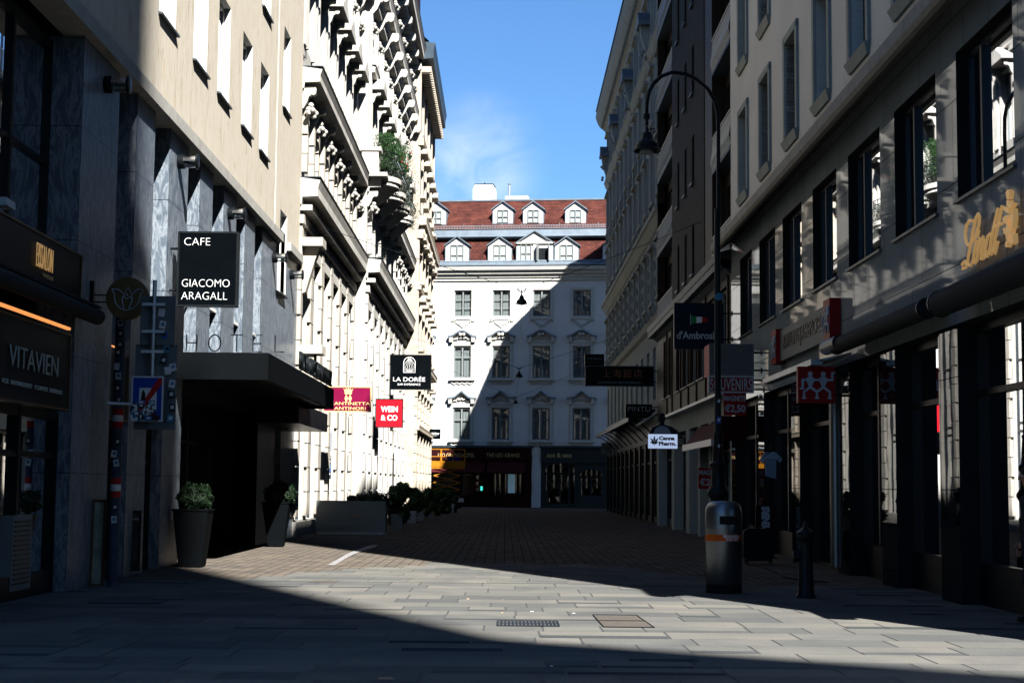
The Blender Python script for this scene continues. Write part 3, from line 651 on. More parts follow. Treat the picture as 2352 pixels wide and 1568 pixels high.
mb = MB(); mb.box(px_(60.5)-.01, px_(60.5), 0, .5, 0, 24.9); mb.box(.0, .01, -.35, .5, 0, 24.9); mb.build_each('return_wall', 'ivory_stone', pal)
mb = MB(); mb.quad((0, .4, 25.25), (px_(44.5), .2, 24.95), (px_(44.5), -5, 28), (0, -5, 28.3)); mb.build('roof_slope', 'zinc_dark', pal)
# portal aedicule beside the hotel: big stone scroll bracket over a door
mb = MB(); xx = px_(45.0)
mb.box(xx-.35, xx+.35, .17, .5, 4.2, 5.2); mb.box(xx-.45, xx+.45, .0, .75, 5.2, 5.45); mb.prism([(0, 3.0), (.25, 3.1), (.5, 4.1), (.55, 4.3), (0, 4.3)], lambda u, v_, w_: (w_, u, v_), xx-.2, xx+.2)
mb.box(xx-.45, xx+.45, .0, .7, 8.3, 8.55); mb.prism([(0, 6.9), (.2, 7.0), (.45, 7.9), (.6, 8.3), (0, 8.3)], lambda u, v_, w_: (w_, u, v_), xx-.2, xx+.2)
mb.build_each('scroll_bracket', 'ochre_stone', pal)
# round balconies with fluted bowls and wrought railing
def balcony(Y, k):
    x = px_(Y); y0 = .5; R0 = 1.3; zt = 13.55
    mb = MB(); n = 14; rings = [(R0, zt), (R0, zt-.14), (R0*.94, zt-.18), (R0*.94, zt-.30), (R0*.84, zt-.34), (R0*.72, zt-.5), (R0*.54, zt-.72), (R0*.34, zt-.92), (R0*.12, zt-1.08)]
    for (ra, za), (rb, zb_) in zip(rings, rings[1:]):
        for q in range(n):
            a0, a1 = math.pi*q/n, math.pi*(q+1)/n
            mb.quad((x+ra*math.cos(a0), y0+ra*math.sin(a0)*.95, za), (x+ra*math.cos(a1), y0+ra*math.sin(a1)*.95, za), (x+rb*math.cos(a1), y0+rb*math.sin(a1)*.95, zb_), (x+rb*math.cos(a0), y0+rb*math.sin(a0)*.95, zb_))
    mb.prism([(R0*math.cos(math.pi*q/n), R0*.95*math.sin(math.pi*q/n)) for q in range(n+1)], lambda u, v_, w_: (x+u, y0+v_, w_), zt-.001, zt+.05)
    b_ = mb.build('balcony', 'ivory_stone', pal)
    rl = MB()
    for q in range(19):
        a = math.pi*q/18; cx_, cy_ = math.cos(a), math.sin(a)*.95; rl.tube([(x+R0*.94*cx_, y0+R0*.94*cy_, zt+.05), (x+(R0+.1)*cx_, y0+(R0+.1)*cy_, zt+.4), (x+R0*.94*cx_, y0+R0*.94*cy_, zt+.75), (x+R0*.94*cx_, y0+R0*.94*cy_, zt+1.02)], .014, 5)
    for zz, r_ in ((zt+.12, .95), (zt+1.02, .95), (zt+.8, .95)): rl.tube([(x+R0*r_*math.cos(math.pi*q/16), y0+R0*r_*.95*math.sin(math.pi*q/16), zz) for q in range(17)], .02, 6)
    rl.build('railing', 'dark_metal', b_)
BALY = [61.9, 64.9, 67.8, 70.6]
for k, Y in enumerate(BALY): balcony(Y, k)
# stone balustrade pedestal at the first balcony
mb = MB(); mb.box(px_(60.5)-.35, px_(60.5)+.3, .3, .95, 13.5, 14.45); mb.box(px_(60.5)-.42, px_(60.5)+.35, .25, 1.05, 14.45, 14.6); mb.box(px_(60.5)-.5, px_(60.5)+.35, .25, 1.3, 13.45, 13.6); mb.build('pedestal', 'ivory_stone', pal)

# ================================================================== LEFT: beige corner building
Y3 = 101.0
bei = thing('corner_building', 'narrow beige stone building with heavy dark cornices at the end of the sunlit side', 'building', (-4.9, Y3, 0), R(-90))
qx = lambda Y: Y3-Y
bs = [85.9, 89.2, 92.5, 95.8, 99.1]; H = []
for Y in bs:
    x = qx(Y); H += [(x-.7, x+.7, .4, 3.6), (x-.6, x+.6, 5., 7.2), (x-.6, x+.6, 8.9, 11.4), (x-.6, x+.6, 12.6, 14.8), (x-.6, x+.6, 17.4, 19.6), (x-.55, x+.55, 21., 22.8)]
mb = MB(); wall(mb, 0, 17, 0, 25.2, H, 0, .2); mb.build('facade', 'beige_stone', bei)
mb = MB(); C3 = [(4.3, 4.7, .3), (7.9, 8.35, .5), (11.9, 12.2, .3), (15.3, 16.0, .55), (20.2, 20.5, .3)]
for z0, z1, o_ in C3: profile_bar(mb, 0, 17, cornice_profile(0, z0, z1, o_))
n = 34
for k in range(n): xx = 17*(k+.5)/n; mb.box(xx-.13, xx+.13, .003, .65, 24.0, 24.3); mb.box(xx-.08, xx+.08, .003, .4, 15.1, 15.3)
mb.build('cornice', 'beige_stone', bei)
mb = MB(); profile_bar(mb, 0, 17, cornice_profile(0, 24.3, 25.6, .85)); mb.build('eaves_cornice', 'zinc_dark', bei)  # whole eaves cornice coloured darker than the beige ones below
mb = MB()
for e in [0.25, 3.55, 6.85, 10.15, 13.45, 16.75]:
    for q in (-.14, 0, .14): mb.box(e+q-.045, e+q+.045, .003, .14, 8.4, 15.2); mb.box(e+q-.045, e+q+.045, .003, .12, 16.1, 24.)
    mb.box(e-.22, e+.22, .002, .07, 8.4, 24.); quoins(mb, e, .45, .2, 7.8, 0, .5, .16); mb.box(e-.28, e+.28, .003, .3, 19.9, 20.3); mb.box(e-.28, e+.28, .003, .35, 14.8, 15.2)
mb.build('pilasters', 'beige_stone', bei)
W3 = win_kind(1.2, 2.2, 'window_grey', 2, (.66,), .08, .13, 'glass', ('curtain_dim', 'full'))
for Y in bs:
    x = qx(Y)
    for z in (5., 8.95, 12.6, 17.4, 21.): place_win(bei, W3, x, z, 0)
    s_ = MB()
    for z in (7.25, 11.45, 14.85, 19.65): s_.prism([(-.85, z), (.85, z), (.85, z+.12), (0, z+.45), (-.85, z+.12)], lambda u, v_, w_, x=x: (x+u, w_, v_), .004, .45)
    for z in (8.75, 12.4, 17.2): s_.box(x-.8, x+.8, .003, .35, z, z+.15)
    s_.build('window_surround', 'beige_stone', bei)
    shopfront(bei, x-.7, x+.7, 3.6, -.3, 1)
shell(bei, 0, 17, 25.2, 10, wallmat='beige_stone', y=-.35)
mb = MB(); mb.box(-.005, 0, -10, 0, 0, 25.2); mb.box(17, 17.005, -1.2, 0, 0, 25.2); mb.build_each('return_wall', 'beige_stone', bei)
mb = MB(); mb.quad((0, .5, 25.7), (17, .5, 25.7), (17, -4, 30), (0, -4, 30)); mb.quad((0, .5, 25.7), (0, -4, 30), (0, -9, 25.7), (0, -9, 25.7)); mb.build('mansard_roof', 'zinc_dark', bei)
mb = MB(); mb.box(15.2, 16.8, -1.6, -.1, 25.7, 29.6); ch = mb.build('chimney', 'leo_red', bei); mb = MB(); mb.box(15.1, 16.9, -1.7, .02, 29.6, 30.0); mb.build('chimney_cap', 'concrete', ch)

# ================================================================== BACK: white baroque house
BA = R(7.5); BY = 110.0; XR0 = 16.0
br_ = thing('white_house', 'white stuccoed house closing the street, red tiled mansard roof with dormers', 'building', (XR0, BY-.132*(XR0-1.2), 0), R(180)-BA)
cb = math.cos(BA)
bx = lambda X: (XR0-X)/cb
def bpt(px, py):                          # pixel -> (local x, z) on the facade plane
    n_ = Vector((math.sin(-BA)*-1, -math.cos(BA), 0)); n_ = Matrix.Rotation(R(180)-BA, 3, 'Z') @ Vector((0, 1, 0)); p0 = Vector(br_.location); r_ = ray(px, py); o = Vector((0, 0, CAMH))
    t_ = (p0-o).dot(n_)/r_.dot(n_); P = o+r_*t_; l = Matrix.Rotation(-(R(180)-BA), 3, 'Z') @ (P-p0); return l.x, l.z
cols = [bpt(p, 900)[0] for p in (968, 1061, 1150, 1243, 1336)]; d = (cols[0]-cols[4])/4
cols = [cols[0]+2*d, cols[0]+d]+cols+[cols[4]-d*k for k in (1, 2, 3, 4)]
zr = [bpt(1243, 1010)[1], bpt(1243, 868)[1], bpt(1243, 726)[1]]; zh = [bpt(1243, 937)[1]-zr[0], bpt(1243, 795)[1]-zr[1], bpt(1243, 667)[1]-zr[2]]
ZG = bpt(1190, 612)[1]; ZS = bpt(1190, 1027)[1]
print('back', cols, zr, zh, ZG, ZS)
x0, x1 = 0, 30; ww = 1.25
H = [(x-ww/2, x+ww/2, zr[k], zr[k]+zh[k]) for x in cols for k in range(3)]
mb = MB(); wall(mb, x0, x1, ZS, ZG-.2, H, 0, .12); mb.build('facade', 'white_stucco', br_)
mb = MB(); P_ = [(0, ZG-1.05), (.12, ZG-1.0), (.12, ZG-.85), (.22, ZG-.8), (.25, ZG-.62), (.42, ZG-.55), (.42, ZG-.38), (.62, ZG-.3), (.68, ZG-.08), (0, ZG-.02)]
profile_bar(mb, x0, x1, P_); mb.build('cornice', 'stucco_trim', br_)
kinds = [win_kind(ww, zh[0], 'window_grey', 2, ((.63, .07),), .09, .05, 'glass', ('curtain_dim', 'full')), win_kind(ww, zh[1], 'window_grey', 2, ((.66, .07),), .09, .05, 'glass', ('curtain_dim', 'full')), win_kind(ww, zh[2], 'window_grey', 2, (.33, .66), .08, .05, 'glass', ('curtain_dim', 'full'))]
def hood(round_, mat):
    mb = MB(); n = 20; T = []
    for k in range(n+1):
        u = -1.02+2.04*k/n; a = abs(u)
        if round_: z = .30+.30*math.cos(min(1, a/.62)*math.pi/2) if a < .62 else .30-.10*math.sin((a-.62)/.4*math.pi/2)
        else: z = .26+.42*max(0, 1-a/.5) if a < .5 else .26-.06*math.sin((a-.5)/.52*math.pi/2)
        T.append((u, z))
    prof = [(u, z+.13) for u, z in T]+[(u, z) for u, z in reversed(T)]
    mb.prism(prof, lambda u, v_, w_: (u, w_, v_), .004, .34); m1 = mb
    mb2 = MB()
    for s_ in (-1, 1): mb2.box(s_*.8-.12, s_*.8+.12, .004, .27, -.12, .24); mb2.box(s_*.8-.14, s_*.8+.14, .004, .3, .12, .2)
    for k in range(13): u = -.6+1.2*k/12; mb2.lathe([(0, -.06), (.07, -.03), (.09, 0), (.07, .05), (0, .07)], (u, .08, .0+.18*math.cos(u*2.2)+.04*math.sin(k*2.3)), 8)
    if round_:
        for s_ in (-1, 1): mb2.lathe([(.0, .0), (.11, .02), (.11, .3), (0, .36)], (s_*.12, 0, .42), 12, 'y')
    mb2.prism([(-.9, -.2), (.9, -.2), (.9, -.12), (-.9, -.12)], lambda u, v_, w_: (u, w_, v_), .004, .09)
    return m1.mesh('hood', mat), mb2.mesh('carving', 'stucco_trim')
hr, cr1 = hood(True, 'zinc'); hp, cr2 = hood(False, 'zinc')
def surround(h, low):
    mb = MB(); f = .17
    mb.box(-ww/2-f, -ww/2, .003, .07, -.05, h+.05).box(ww/2, ww/2+f, .003, .07, -.05, h+.05).box(-ww/2-f, ww/2+f, .003, .07, h+.05, h+.2)
    mb.box(-ww/2-f-.06, -ww/2-f, .003, .03, -.05, h+.3).box(ww/2+f, ww/2+f+.06, .003, .03, -.05, h+.3)
    if low: mb.box(-ww/2-.3, ww/2+.3, .003, .22, -.17, -.06)
    else: mb.box(-ww/2-f, ww/2+f, .003, .07, -.2, -.05)
    a = MB(); n = 24                         # scalloped apron ornament
    for k in range(n):
        u = -1+2*(k+.5)/n
        zz = (-.32-.10*abs(math.sin(u*6.5))) if low else (-.28-.42*max(0, 1-abs(u)*1.25)-.06*math.sin(k*2.4))
        a.lathe([(0, -.05), (.045, -.02), (.05, 0), (.03, .04), (0, .05)], (u*.78, .05, zz), 7)
    if low: a.prism([(-.8, -.17), (.8, -.17), (.78, -.3), (.4, -.36), (.2, -.29), (0, -.37), (-.2, -.29), (-.4, -.36), (-.78, -.3)], lambda u, v_, w_: (u, w_, v_), .004, .06)
    else:
        for s_ in (-1, 1): a.tube([(s_*.78, .04, -.22), (s_*.85, .05, -.34), (s_*.7, .05, -.36), (s_*.6, .05, -.26), (s_*.45, .05, -.3), (s_*.42, .05, -.5), (s_*.2, .05, -.62), (0, .05, -.8)], .03, 6)
    return mb.mesh('surround', 'stucco_trim'), a.mesh('apron', 'stucco_trim')
sur = [surround(zh[0], True), surround(zh[1], True), surround(zh[2], False)]
for x in cols:
    for k in range(3):
        o = place_win(br_, kinds[k], x, zr[k]); link('surround', sur[k][0], o); link('apron', sur[k][1], o)
        if k == 1: link('hood', hr, o, (0, 0, zh[k]+.42)); link('carving', cr1, o, (0, 0, zh[k]+.42))
        if k == 0: link('hood', hp, o, (0, 0, zh[k]+.42)); link('carving', cr2, o, (0, 0, zh[k]+.42))
shell(br_, 0, 30, ZG, 14, y=-.12)
# roof: gutter, lower mansard, ledge, upper slope
def rpt(px, py, yoff):                    # height of a pixel at a plane set back by yoff
    n_ = Matrix.Rotation(R(180)-BA, 3, 'Z') @ Vector((0, 1, 0)); p0 = Vector(br_.location)+n_*yoff; r_ = ray(px, py); o = Vector((0, 0, CAMH)); t_ = (p0-o).dot(n_)/r_.dot(n_)
    P = o+r_*t_; l = Matrix.Rotation(-(R(180)-BA), 3, 'Z') @ (P-p0); return l.x, l.z
R1 = ZG+.12; R2 = rpt(1190, 548, -.9)[1]; R3 = rpt(1190, 527, -.9)[1]; R4 = rpt(1190, 461, -3.2)[1]
print('roof', R1, R2, R3, R4)
mb = MB()
mb.quad((0, .1, R1), (30, .1, R1), (30, -.9, R2), (0, -.9, R2), uv=[(0, 0), (30, 0), (30, 2.2), (0, 2.2)]); mb.quad((0, -.8, R3), (30, -.8, R3), (30, -3.2, R4), (0, -3.2, R4), uv=[(0, 0), (30, 0), (30, 3.4), (0, 3.4)])
mb.quad((0, -3.2, R4), (30, -3.2, R4), (30, -12, R4+.4), (0, -12, R4+.4)); mb.build('tiled_roof', 'roof_tile', br_)
mb = MB(); mb.box(0, 30, .0, .72, ZG-.02, ZG+.07); mb.hexa([(0, .05, ZG+.07), (30, .05, ZG+.07), (30, .7, ZG+.07), (0, .7, ZG+.07), (0, .05, ZG+.42), (30, .05, ZG+.42), (30, .15, ZG+.42), (0, .15, ZG+.42)])
mb.hexa([(0, -1.2, R2-.02), (30, -1.2, R2-.02), (30, -.62, R2-.02), (0, -.62, R2-.02), (0, -1.2, R3+.05), (30, -1.2, R3+.05), (30, -.72, R3+.0), (0, -.72, R3+.0)])
mb.tube([(0, .3, ZG+.33), (30, .3, ZG+.33)], .085, 8); mb.tube([(0, -.55, R2+.12), (30, -.55, R2+.12)], .07, 8)
for k in range(56): mb.box(.25+k*.535, .28+k*.535, .0, .42, ZG+.2, ZG+.38)
mb.build('gutter', 'zinc', br_)
mb = MB()
for k in range(260): xx = .06+k*.115; mb.box(xx-.012, xx+.012, -.66, -.64, R3+.03, R3+.26 if k % 12 else R3+.42)
mb.box(0, 30, -.665, -.645, R3+.03, R3+.06); mb.box(0, 30, -.665, -.645, R3+.24, R3+.27); mb.build('snow_guard', 'galvanised', br_)
mb = MB(); mb.box(0, 30, -3.6, -3.1, R4-.02, R4+.1); mb.build('ridge_cap', 'zinc', br_)
def dormer(px, w_, ywall, yfoot, ztop, zfoot, zeave, wide=False, wz=None):
    x = rpt(px, 500, ywall)[0]
    mb = MB(); h = w_/2
    prof = [(-h, zfoot), (h, zfoot), (h, zeave), (0, ztop), (-h, zeave)]
    mb.prism(prof, lambda u, v_, w2: (x+u, w2, v_), ywall-1.6, ywall); o = mb.build('dormer', 'white_stucco', br_)
    rf = MB(); e = .14; sl = (ztop-zeave)/h
    for s_ in (-1, 1):
        rf.hexa([(x, ywall-1.7, ztop+.01), (x, ywall+.16, ztop+.01), (x+s_*(h+e), ywall+.16, zeave-e*sl+.01), (x+s_*(h+e), ywall-1.7, zeave-e*sl+.01), (x, ywall-1.7, ztop+.09), (x, ywall+.16, ztop+.09), (x+s_*(h+e), ywall+.16, zeave-e*sl+.09), (x+s_*(h+e), ywall-1.7, zeave-e*sl+.09)])
    rf.box(x-h-.03, x+h+.03, ywall-1.5, ywall+.015, zfoot-.1, zfoot+.22)
    for s_ in (-1, 1): rf.box(x+s_*(h+.03)-.03, x+s_*(h+.03)+.03, ywall-1.5, ywall+.01, zfoot, zeave-.1)
    rf.build('dormer_roof', 'zinc', o)
    return o, x
KD1 = win_kind(.98, 1.28, 'window_grey', 2, (.4,), .07, -.07, 'glass', ('curtain', 'full')); KD2 = win_kind(.82, .95, 'window_grey', 2, (.45,), .06, -.07, 'glass', ('curtain', 'full'))
KD3 = win_kind(.8, 1.25, 'window_grey', 2, (.45,), .07, -.07, 'glass', ('curtain', 'full'))
yl = .06
for px in (1051, 1149, 1302, 1412, 958):
    zt, zf, ze = rpt(px, 545, yl)[1], rpt(px, 607, yl)[1], rpt(px, 563, yl)[1]
    o, x = dormer(px, 1.62, yl, yl, zt, zf, ze); wn = place_win(br_, KD1, x, zf+.12, yl); wn.name = 'dormer_window'
px = 1229; zt, zf, ze = rpt(px, 532, yl+.1)[1], rpt(px, 605, yl+.1)[1], rpt(px, 558, yl+.1)[1]
o, x = dormer(px, 2.55, yl+.1, yl, zt, zf, ze)
mb = MB(); mb.box(x-1.3, x+1.3, yl+.11, yl+.24, ze-.06, ze+.05); mb.box(x-.1, x+.1, yl+.11, yl+.18, zf+.2, ze-.06); mb.build('moulding', 'stucco_trim', o)
place_win(br_, KD3, x+.62, zf+.14, yl+.1).name = 'dormer_window'
KO = dict(KD3); f = MB(); f.box(-.42, -.36, .02, .1, 0, 1.25).box(.36, .42, .02, .1, 0, 1.25).box(-.36, .36, .02, .1, 0, .05).box(-.36, .36, .02, .1, 1.2, 1.25); f.box(-.44, -.4, .1, .5, 0.02, 1.2).box(.4, .44, .1, .5, .02, 1.2)
op = link('dormer_window', f.mesh('dormer_window', 'window_grey'), br_, (x-.62, yl+.1, zf+.14), label='open dormer window with both leaves swung out'); f = MB(); f.box(-.35, .35, .005, .012, .05, 1.2); link('dark_opening', f.mesh('dark_opening', 'interior_shade'), op); f = MB(); f.box(-.35, .33, .02, .03, .95, 1.18); link('curtain', f.mesh('curtain', 'curtain'), op)
yu = -1.25
for px in (1002, 1155, 1225, 1322):
    zt, zf, ze = rpt(px, 464, yu)[1], rpt(px, 519 if px > 1010 else 522, yu)[1], rpt(px, 480, yu)[1]
    o, x = dormer(px, 1.4, yu, yu, zt, zf, ze); wn = place_win(br_, KD2, x, zf+.22, yu); wn.name = 'dormer_window'
# chimneys and ridge walls
def rbox(px0, py0, px1, py1, y, dpt, name, mat):
    a, b_ = rpt(px0, py1, y), rpt(px1, py0, y); mb = MB(); mb.box(a[0], b_[0], y-dpt, y, a[1], b_[1]); return mb, a, b_
mb, a, b_ = rbox(1086, 434, 1134, 470, -4, 1.5, '', ''); h = b_[1]
mb.hexa([(a[0], -5.5, h), (b_[0], -5.5, h), (b_[0], -4, h), (a[0], -4, h), (a[0]-.15, -5.4, h+.38), (b_[0]+.1, -5.4, h+.38), (b_[0]+.1, -4.1, h+.38), (a[0]-.15, -4.1, h+.38)]); ch = mb.build('chimney', 'white_stucco', br_)
mb = MB(); mb.box(a[0]-.1, b_[0]+.05, -5.45, -4.05, h+.38, h+.42); mb.tube([((a[0]+b_[0])/2, -4.7, h+.42), ((a[0]+b_[0])/2, -4.7, h+.62)], .05); mb.build('chimney_cap', 'zinc_dark', ch)
mb, a, b_ = rbox(1055, 457, 1310, 466, -4.2, 1., '', ''); mb.build('ridge_wall', 'stucco_trim', br_)
mb, a, b_ = rbox(1160, 450, 1213, 458, -4.3, .8, '', ''); mb.build('ridge_wall', 'stucco_trim', br_)
a = rpt(1170, 452, -4.5); b2 = rpt(1170, 424, -4.5); mb = MB(); mb.tube([(a[0], -4.5, a[1]), (a[0], -4.5, b2[1])], .07, 8); mb.lathe([(.02, 0), (.13, .02), (.13, .06), (.02, .1)], (a[0], -4.5, b2[1]), 10); mb.build('flue_pipe', 'galvanised', br_)
# shop fronts of the white house
s0 = bpt(1222, 1100)[0]; s1 = bpt(1243, 1100)[0]; leoR = s0; aceL = s1
zl = bpt(1190, 1024)[1]
mb = MB(); mb.box(leoR+.02, 30, .0, .35, zl-1.0, zl-.12); fl = mb.build('fascia', 'leo_red', br_, label='dark red shop fascia'); mb = MB(); mb.box(leoR-.1, 30, .0, .5, zl-.12, zl+.02); mb.build('cornice', 'zinc_dark', fl)
lettering(fl, 'THE LEO GRAND', .5, 'gold_paint', (bpt(1157, 1045)[0], .365, bpt(1157, 1045)[1]), R(180), fit=(2.35, .26)); lettering(fl, 'LEO GRAND HOTEL', .5, 'gold_paint', (bpt(1050, 1045)[0], .365, bpt(1050, 1045)[1]), R(180), fit=(2.6, .26)); lettering(fl, 'THE LEO GRAND', .5, 'gold_paint', (bpt(955, 1045)[0], .365, bpt(955, 1045)[1]), R(180), fit=(2.35, .26))
Hs = []
for (pa, pb) in ((1125, 1205), (1060, 1112), (985, 1045), (930, 975)): Hs.append((bpt(pb, 1100)[0], bpt(pa, 1100)[0], .8, zl-1.15))
mb = MB(); wall(mb, leoR+.02, 30, 0, zl-1.0, Hs, .2, .3); mb.build('shop_wall', 'leo_red', br_)
for h in Hs:
    o = shopfront(br_, h[0], h[1], h[3], -.05, 2, 'leo_red', .8, None, 'glass_dark'); mb = MB(); mb.hexa([(h[0]-.1, .2, h[3]-.55), (h[1]+.1, .2, h[3]-.55), (h[1]+.1, 1.0, h[3]-.72), (h[0]-.1, 1.0, h[3]-.72), (h[0]-.1, .2, h[3]+.1), (h[1]+.1, .2, h[3]+.1), (h[1]+.1, .3, h[3]+.05), (h[0]-.1, .3, h[3]+.05)]); mb.build('awning', 'leo_awning', br_)
a = bpt(1183, 1109)[0]; b2 = bpt(1163, 1109)[0]; mb = MB(); mb.box(a, b2, -.02, .0, 1.0, 2.35); mb.build('screen', 'screen_dim', br_); a = bpt(1106, 1120)[0]; mb = MB(); mb.box(a-.08, a+.08, -.02, .0, 1.15, 1.45); mb.build('screen', 'screen_cyan', br_)
mb = MB(); quoins(mb, (s0+s1)/2, abs(s1-s0), .0, ZS, .0, .9, .3); mb.box(s1, s0, 0, .2, 0, ZS); mb.build('pier', 'white_stucco', br_)
xa = bpt(1248, 1100)[0]
arch = bpt(1287, 1100)[0]; arch2 = bpt(1358, 1100)[0]; arch3 = bpt(1440, 1100)[0]
mb = MB(); wall(mb, 0, aceL, 0, zl-1.15, [(arch-1.05, arch+1.05, .3, 2.4), (arch2-.75, arch2+.75, .9, 2.2), (arch3-.9, arch3+.9, .3, 2.4)], .2, .3)
for (xc, hw, zb_) in ((arch, 1.05, 2.4), (arch3, .9, 2.4)): pass
mb.build('shop_wall', 'sage_green', br_)
for xc, hw, z0, z1 in ((arch, 1.05, .3, 2.4), (arch2, .75, .9, 2.2), (arch3, .9, .3, 2.4)):
    shopfront(br_, xc-hw, xc+hw, z1, -.05, 2, 'sage_green', z0, None, 'glass')
    mb = MB(); pts = [(xc+hw*1.08*math.cos(a), z1+.05+hw*.62*math.sin(a)) for a in [math.pi*k/14 for k in range(15)]]; mb.prism(pts, lambda u, v_, w_: (u, w_, v_), .2, .24); mb.build('fanlight', 'glass_dark', br_)
    mb = MB(); mb.tube([(xc+hw*1.1*math.cos(a), .25, z1+.05+hw*.65*math.sin(a)) for a in [math.pi*k/14 for k in range(15)]], .07, 6); mb.build('arch_trim', 'sage_green', br_)
mb = MB(); mb.box(0, aceL, .0, .35, zl-1.15, zl-.1); fa2 = mb.build('fascia', 'sage_green', br_, label='sage green shop fascia'); mb = MB(); mb.box(0, aceL+.1, .0, .5, zl-.1, zl+.03); mb.build('cornice', 'zinc_dark', fa2)
for (pa, pb) in ((1256, 1355), (1362, 1385)):
    xa_, xb_ = bpt(pb, 1050)[0], bpt(pa, 1050)[0]; z_ = zl-.62; mb = MB(); mb.box(xa_, xb_, .352, .37, z_-.32, z_-.29).box(xa_, xb_, .352, .37, z_+.3, z_+.33).box(xa_, xa_+.03, .352, .37, z_-.29, z_+.3).box(xb_-.03, xb_, .352, .37, z_-.29, z_+.3); mb.build('panel_moulding', 'sage_green', fa2)
lettering(fa2, 'ace & tate', .5, 'gold_paint', (bpt(1286, 1045)[0], .365, bpt(1286, 1045)[1]), R(180), fit=(1.7, .3), bold=.006)
for px in (1258, 1308, 1323): 
    x = bpt(px, 1100)[0]; mb = MB(); mb.box(x-.05, x+.05, .2, .26, .2, zl-1.2); mb.build('pilaster_strip', 'sage_green', br_)
# ================================================================== RIGHT: granite shop building
YR = 14.2
gr = thing('granite_building', 'building with polished grey granite lower storeys, plain cream wall above a concrete ledge', 'building', (6.0, YR, 0), R(90))
gx = lambda Y: Y-YR
G1 = gx(41.6)
mez = [(18.25, 20.6), (21.6, 23.95), (24.9, 27.25), (28.23, 30.45), (31.6, 33.8), (34.73, 36.93), (38.08, 40.0), (14.9, 17.25)]
ops = [(17.7, 20.74), (21.67, 24.1), (25.04, 27.41), (28.38, 32.0), (32.9, 36.4), (37.2, 41.0), (14.8, 16.8)]
mb = MB(); wall(mb, 0, G1, 3.7, 8.1, [(gx(a), gx(b_), 5.36, 7.34) for a, b_ in mez], 0, .26, rev=(rv := MB())); mb.add(rv, 1); mb.build('granite_wall', ('granite_grey', 'interior_shade'), gr); rv = MB()
mb = MB(); wall(mb, 0, G1, 0, 3.7, [(gx(a), gx(b_), 0.0, 3.7) for a, b_ in ops], 0, .36, rev=rv); mb.build_each('granite_pier', 'granite_black', gr); rv.build_each('reveal', 'interior_shade', gr)
KM = {}
for a, b_ in mez:
    w_ = b_-a; key = round(w_, 1)
    if key not in KM:
        K = win_kind(w_, 1.98, 'window_dark', 1, (), .07, .16, 'glass', None, 'sill_zinc', .05); f = MB()
        x = -w_/2+.07; f.box(-w_/2+.12, -w_/2+.17, -.21, -.14, .07, 1.9); f.box(.20*w_, .20*w_+.08, -.22, -.13, .07, 1.9)
        for e in (K['frame'],): pass
        fm = MB(); fm.v = [tuple(v.co) for v in K['frame'].vertices]; fm.f = [tuple(p.vertices) for p in K['frame'].polygons]; off = len(fm.v); fm.v += f.v; fm.f += [tuple(i+off for i in q) for q in f.f]; K['frame'] = fm.mesh('window', 'window_dark'); KM[key] = K
    place_win(gr, KM[key], gx((a+b_)/2), 5.36, 0)
for i, (a, b_) in enumerate(ops):
    o = shopfront(gr, gx(a), gx(b_), 3.7, -.36, 1 if i < 2 else 2, 'shop_black', .55 if i != 3 else .05, None, 'glass_dark')
mb = MB()                                    # coved concrete ledge with weeds on top
profile_bar(mb, -.1, G1, [(-.05, 8.1), (.42, 7.72), (.5, 7.72), (.55, 7.78), (.55, 7.98), (.48, 8.05), (-.05, 8.32)]); mb.build('ledge', 'concrete', gr)
up = []
for row in range(5):
    for a, b_ in ((25.4, 27.0), (28.45, 30.2), (31.65, 33.45), (34.95, 36.85), (38.25, 40.2), (22.2, 23.9), (18.9, 20.7), (15.7, 17.4)): up.append((gx((a+b_)/2), 8.95+row*3.42))
mb = MB(); wall(mb, 0, G1, 8.05, 27.0, [(x-.62, x+.62, z, z+2.1) for x, z in up], .0, .28); mb.build('upper_wall', 'cream_plaster', gr)
KU = win_kind(1.24, 2.1, 'window_dark', 2, (.35,), .07, .2, 'glass', None)
sm = MB(); sm.box(-.8, -.62, -.28, .06, -.05, 2.2).box(.62, .8, -.28, .06, -.05, 2.2).box(-.8, .8, -.28, .06, 2.1, 2.26); sm = sm.mesh('surround', 'pale_trim')
ss = MB(); ss.hexa([(-.70, .0, -.24), (.70, .0, -.24), (.70, .05, -.24), (-.70, .05, -.24), (-.80, .0, -.05), (.80, .0, -.05), (.80, .12, -.05), (-.80, .12, -.05)]); ss = ss.mesh('sill', 'pale_trim')
for x, z in up: o = place_win(gr, KU, x, z, 0); link('surround', sm, o); link('sill', ss, o)
shell(gr, 0, G1, 27.2, 13, wallmat='cream_plaster', y=-.3)
mb = MB(); mb.box(0, G1, -.3, .35, 27., 27.3); mb.build('cornice', 'concrete', gr)
mb = MB(); mb.quad((G1, -.3, 0), (G1, 0, 0), (G1, 0, 27), (G1, -.3, 27)); mb.build_each('return_wall', 'cream_plaster', gr); mb = MB(); mb.quad((0, -.3, 0), (0, 0, 0), (0, 0, 8.1), (0, -.3, 8.1)); mb.quad((0, -.3, 8.1), (0, 0, 8.1), (0, 0, 27), (0, -.3, 27)); mb.build_each('return_wall', 'granite_black', gr)
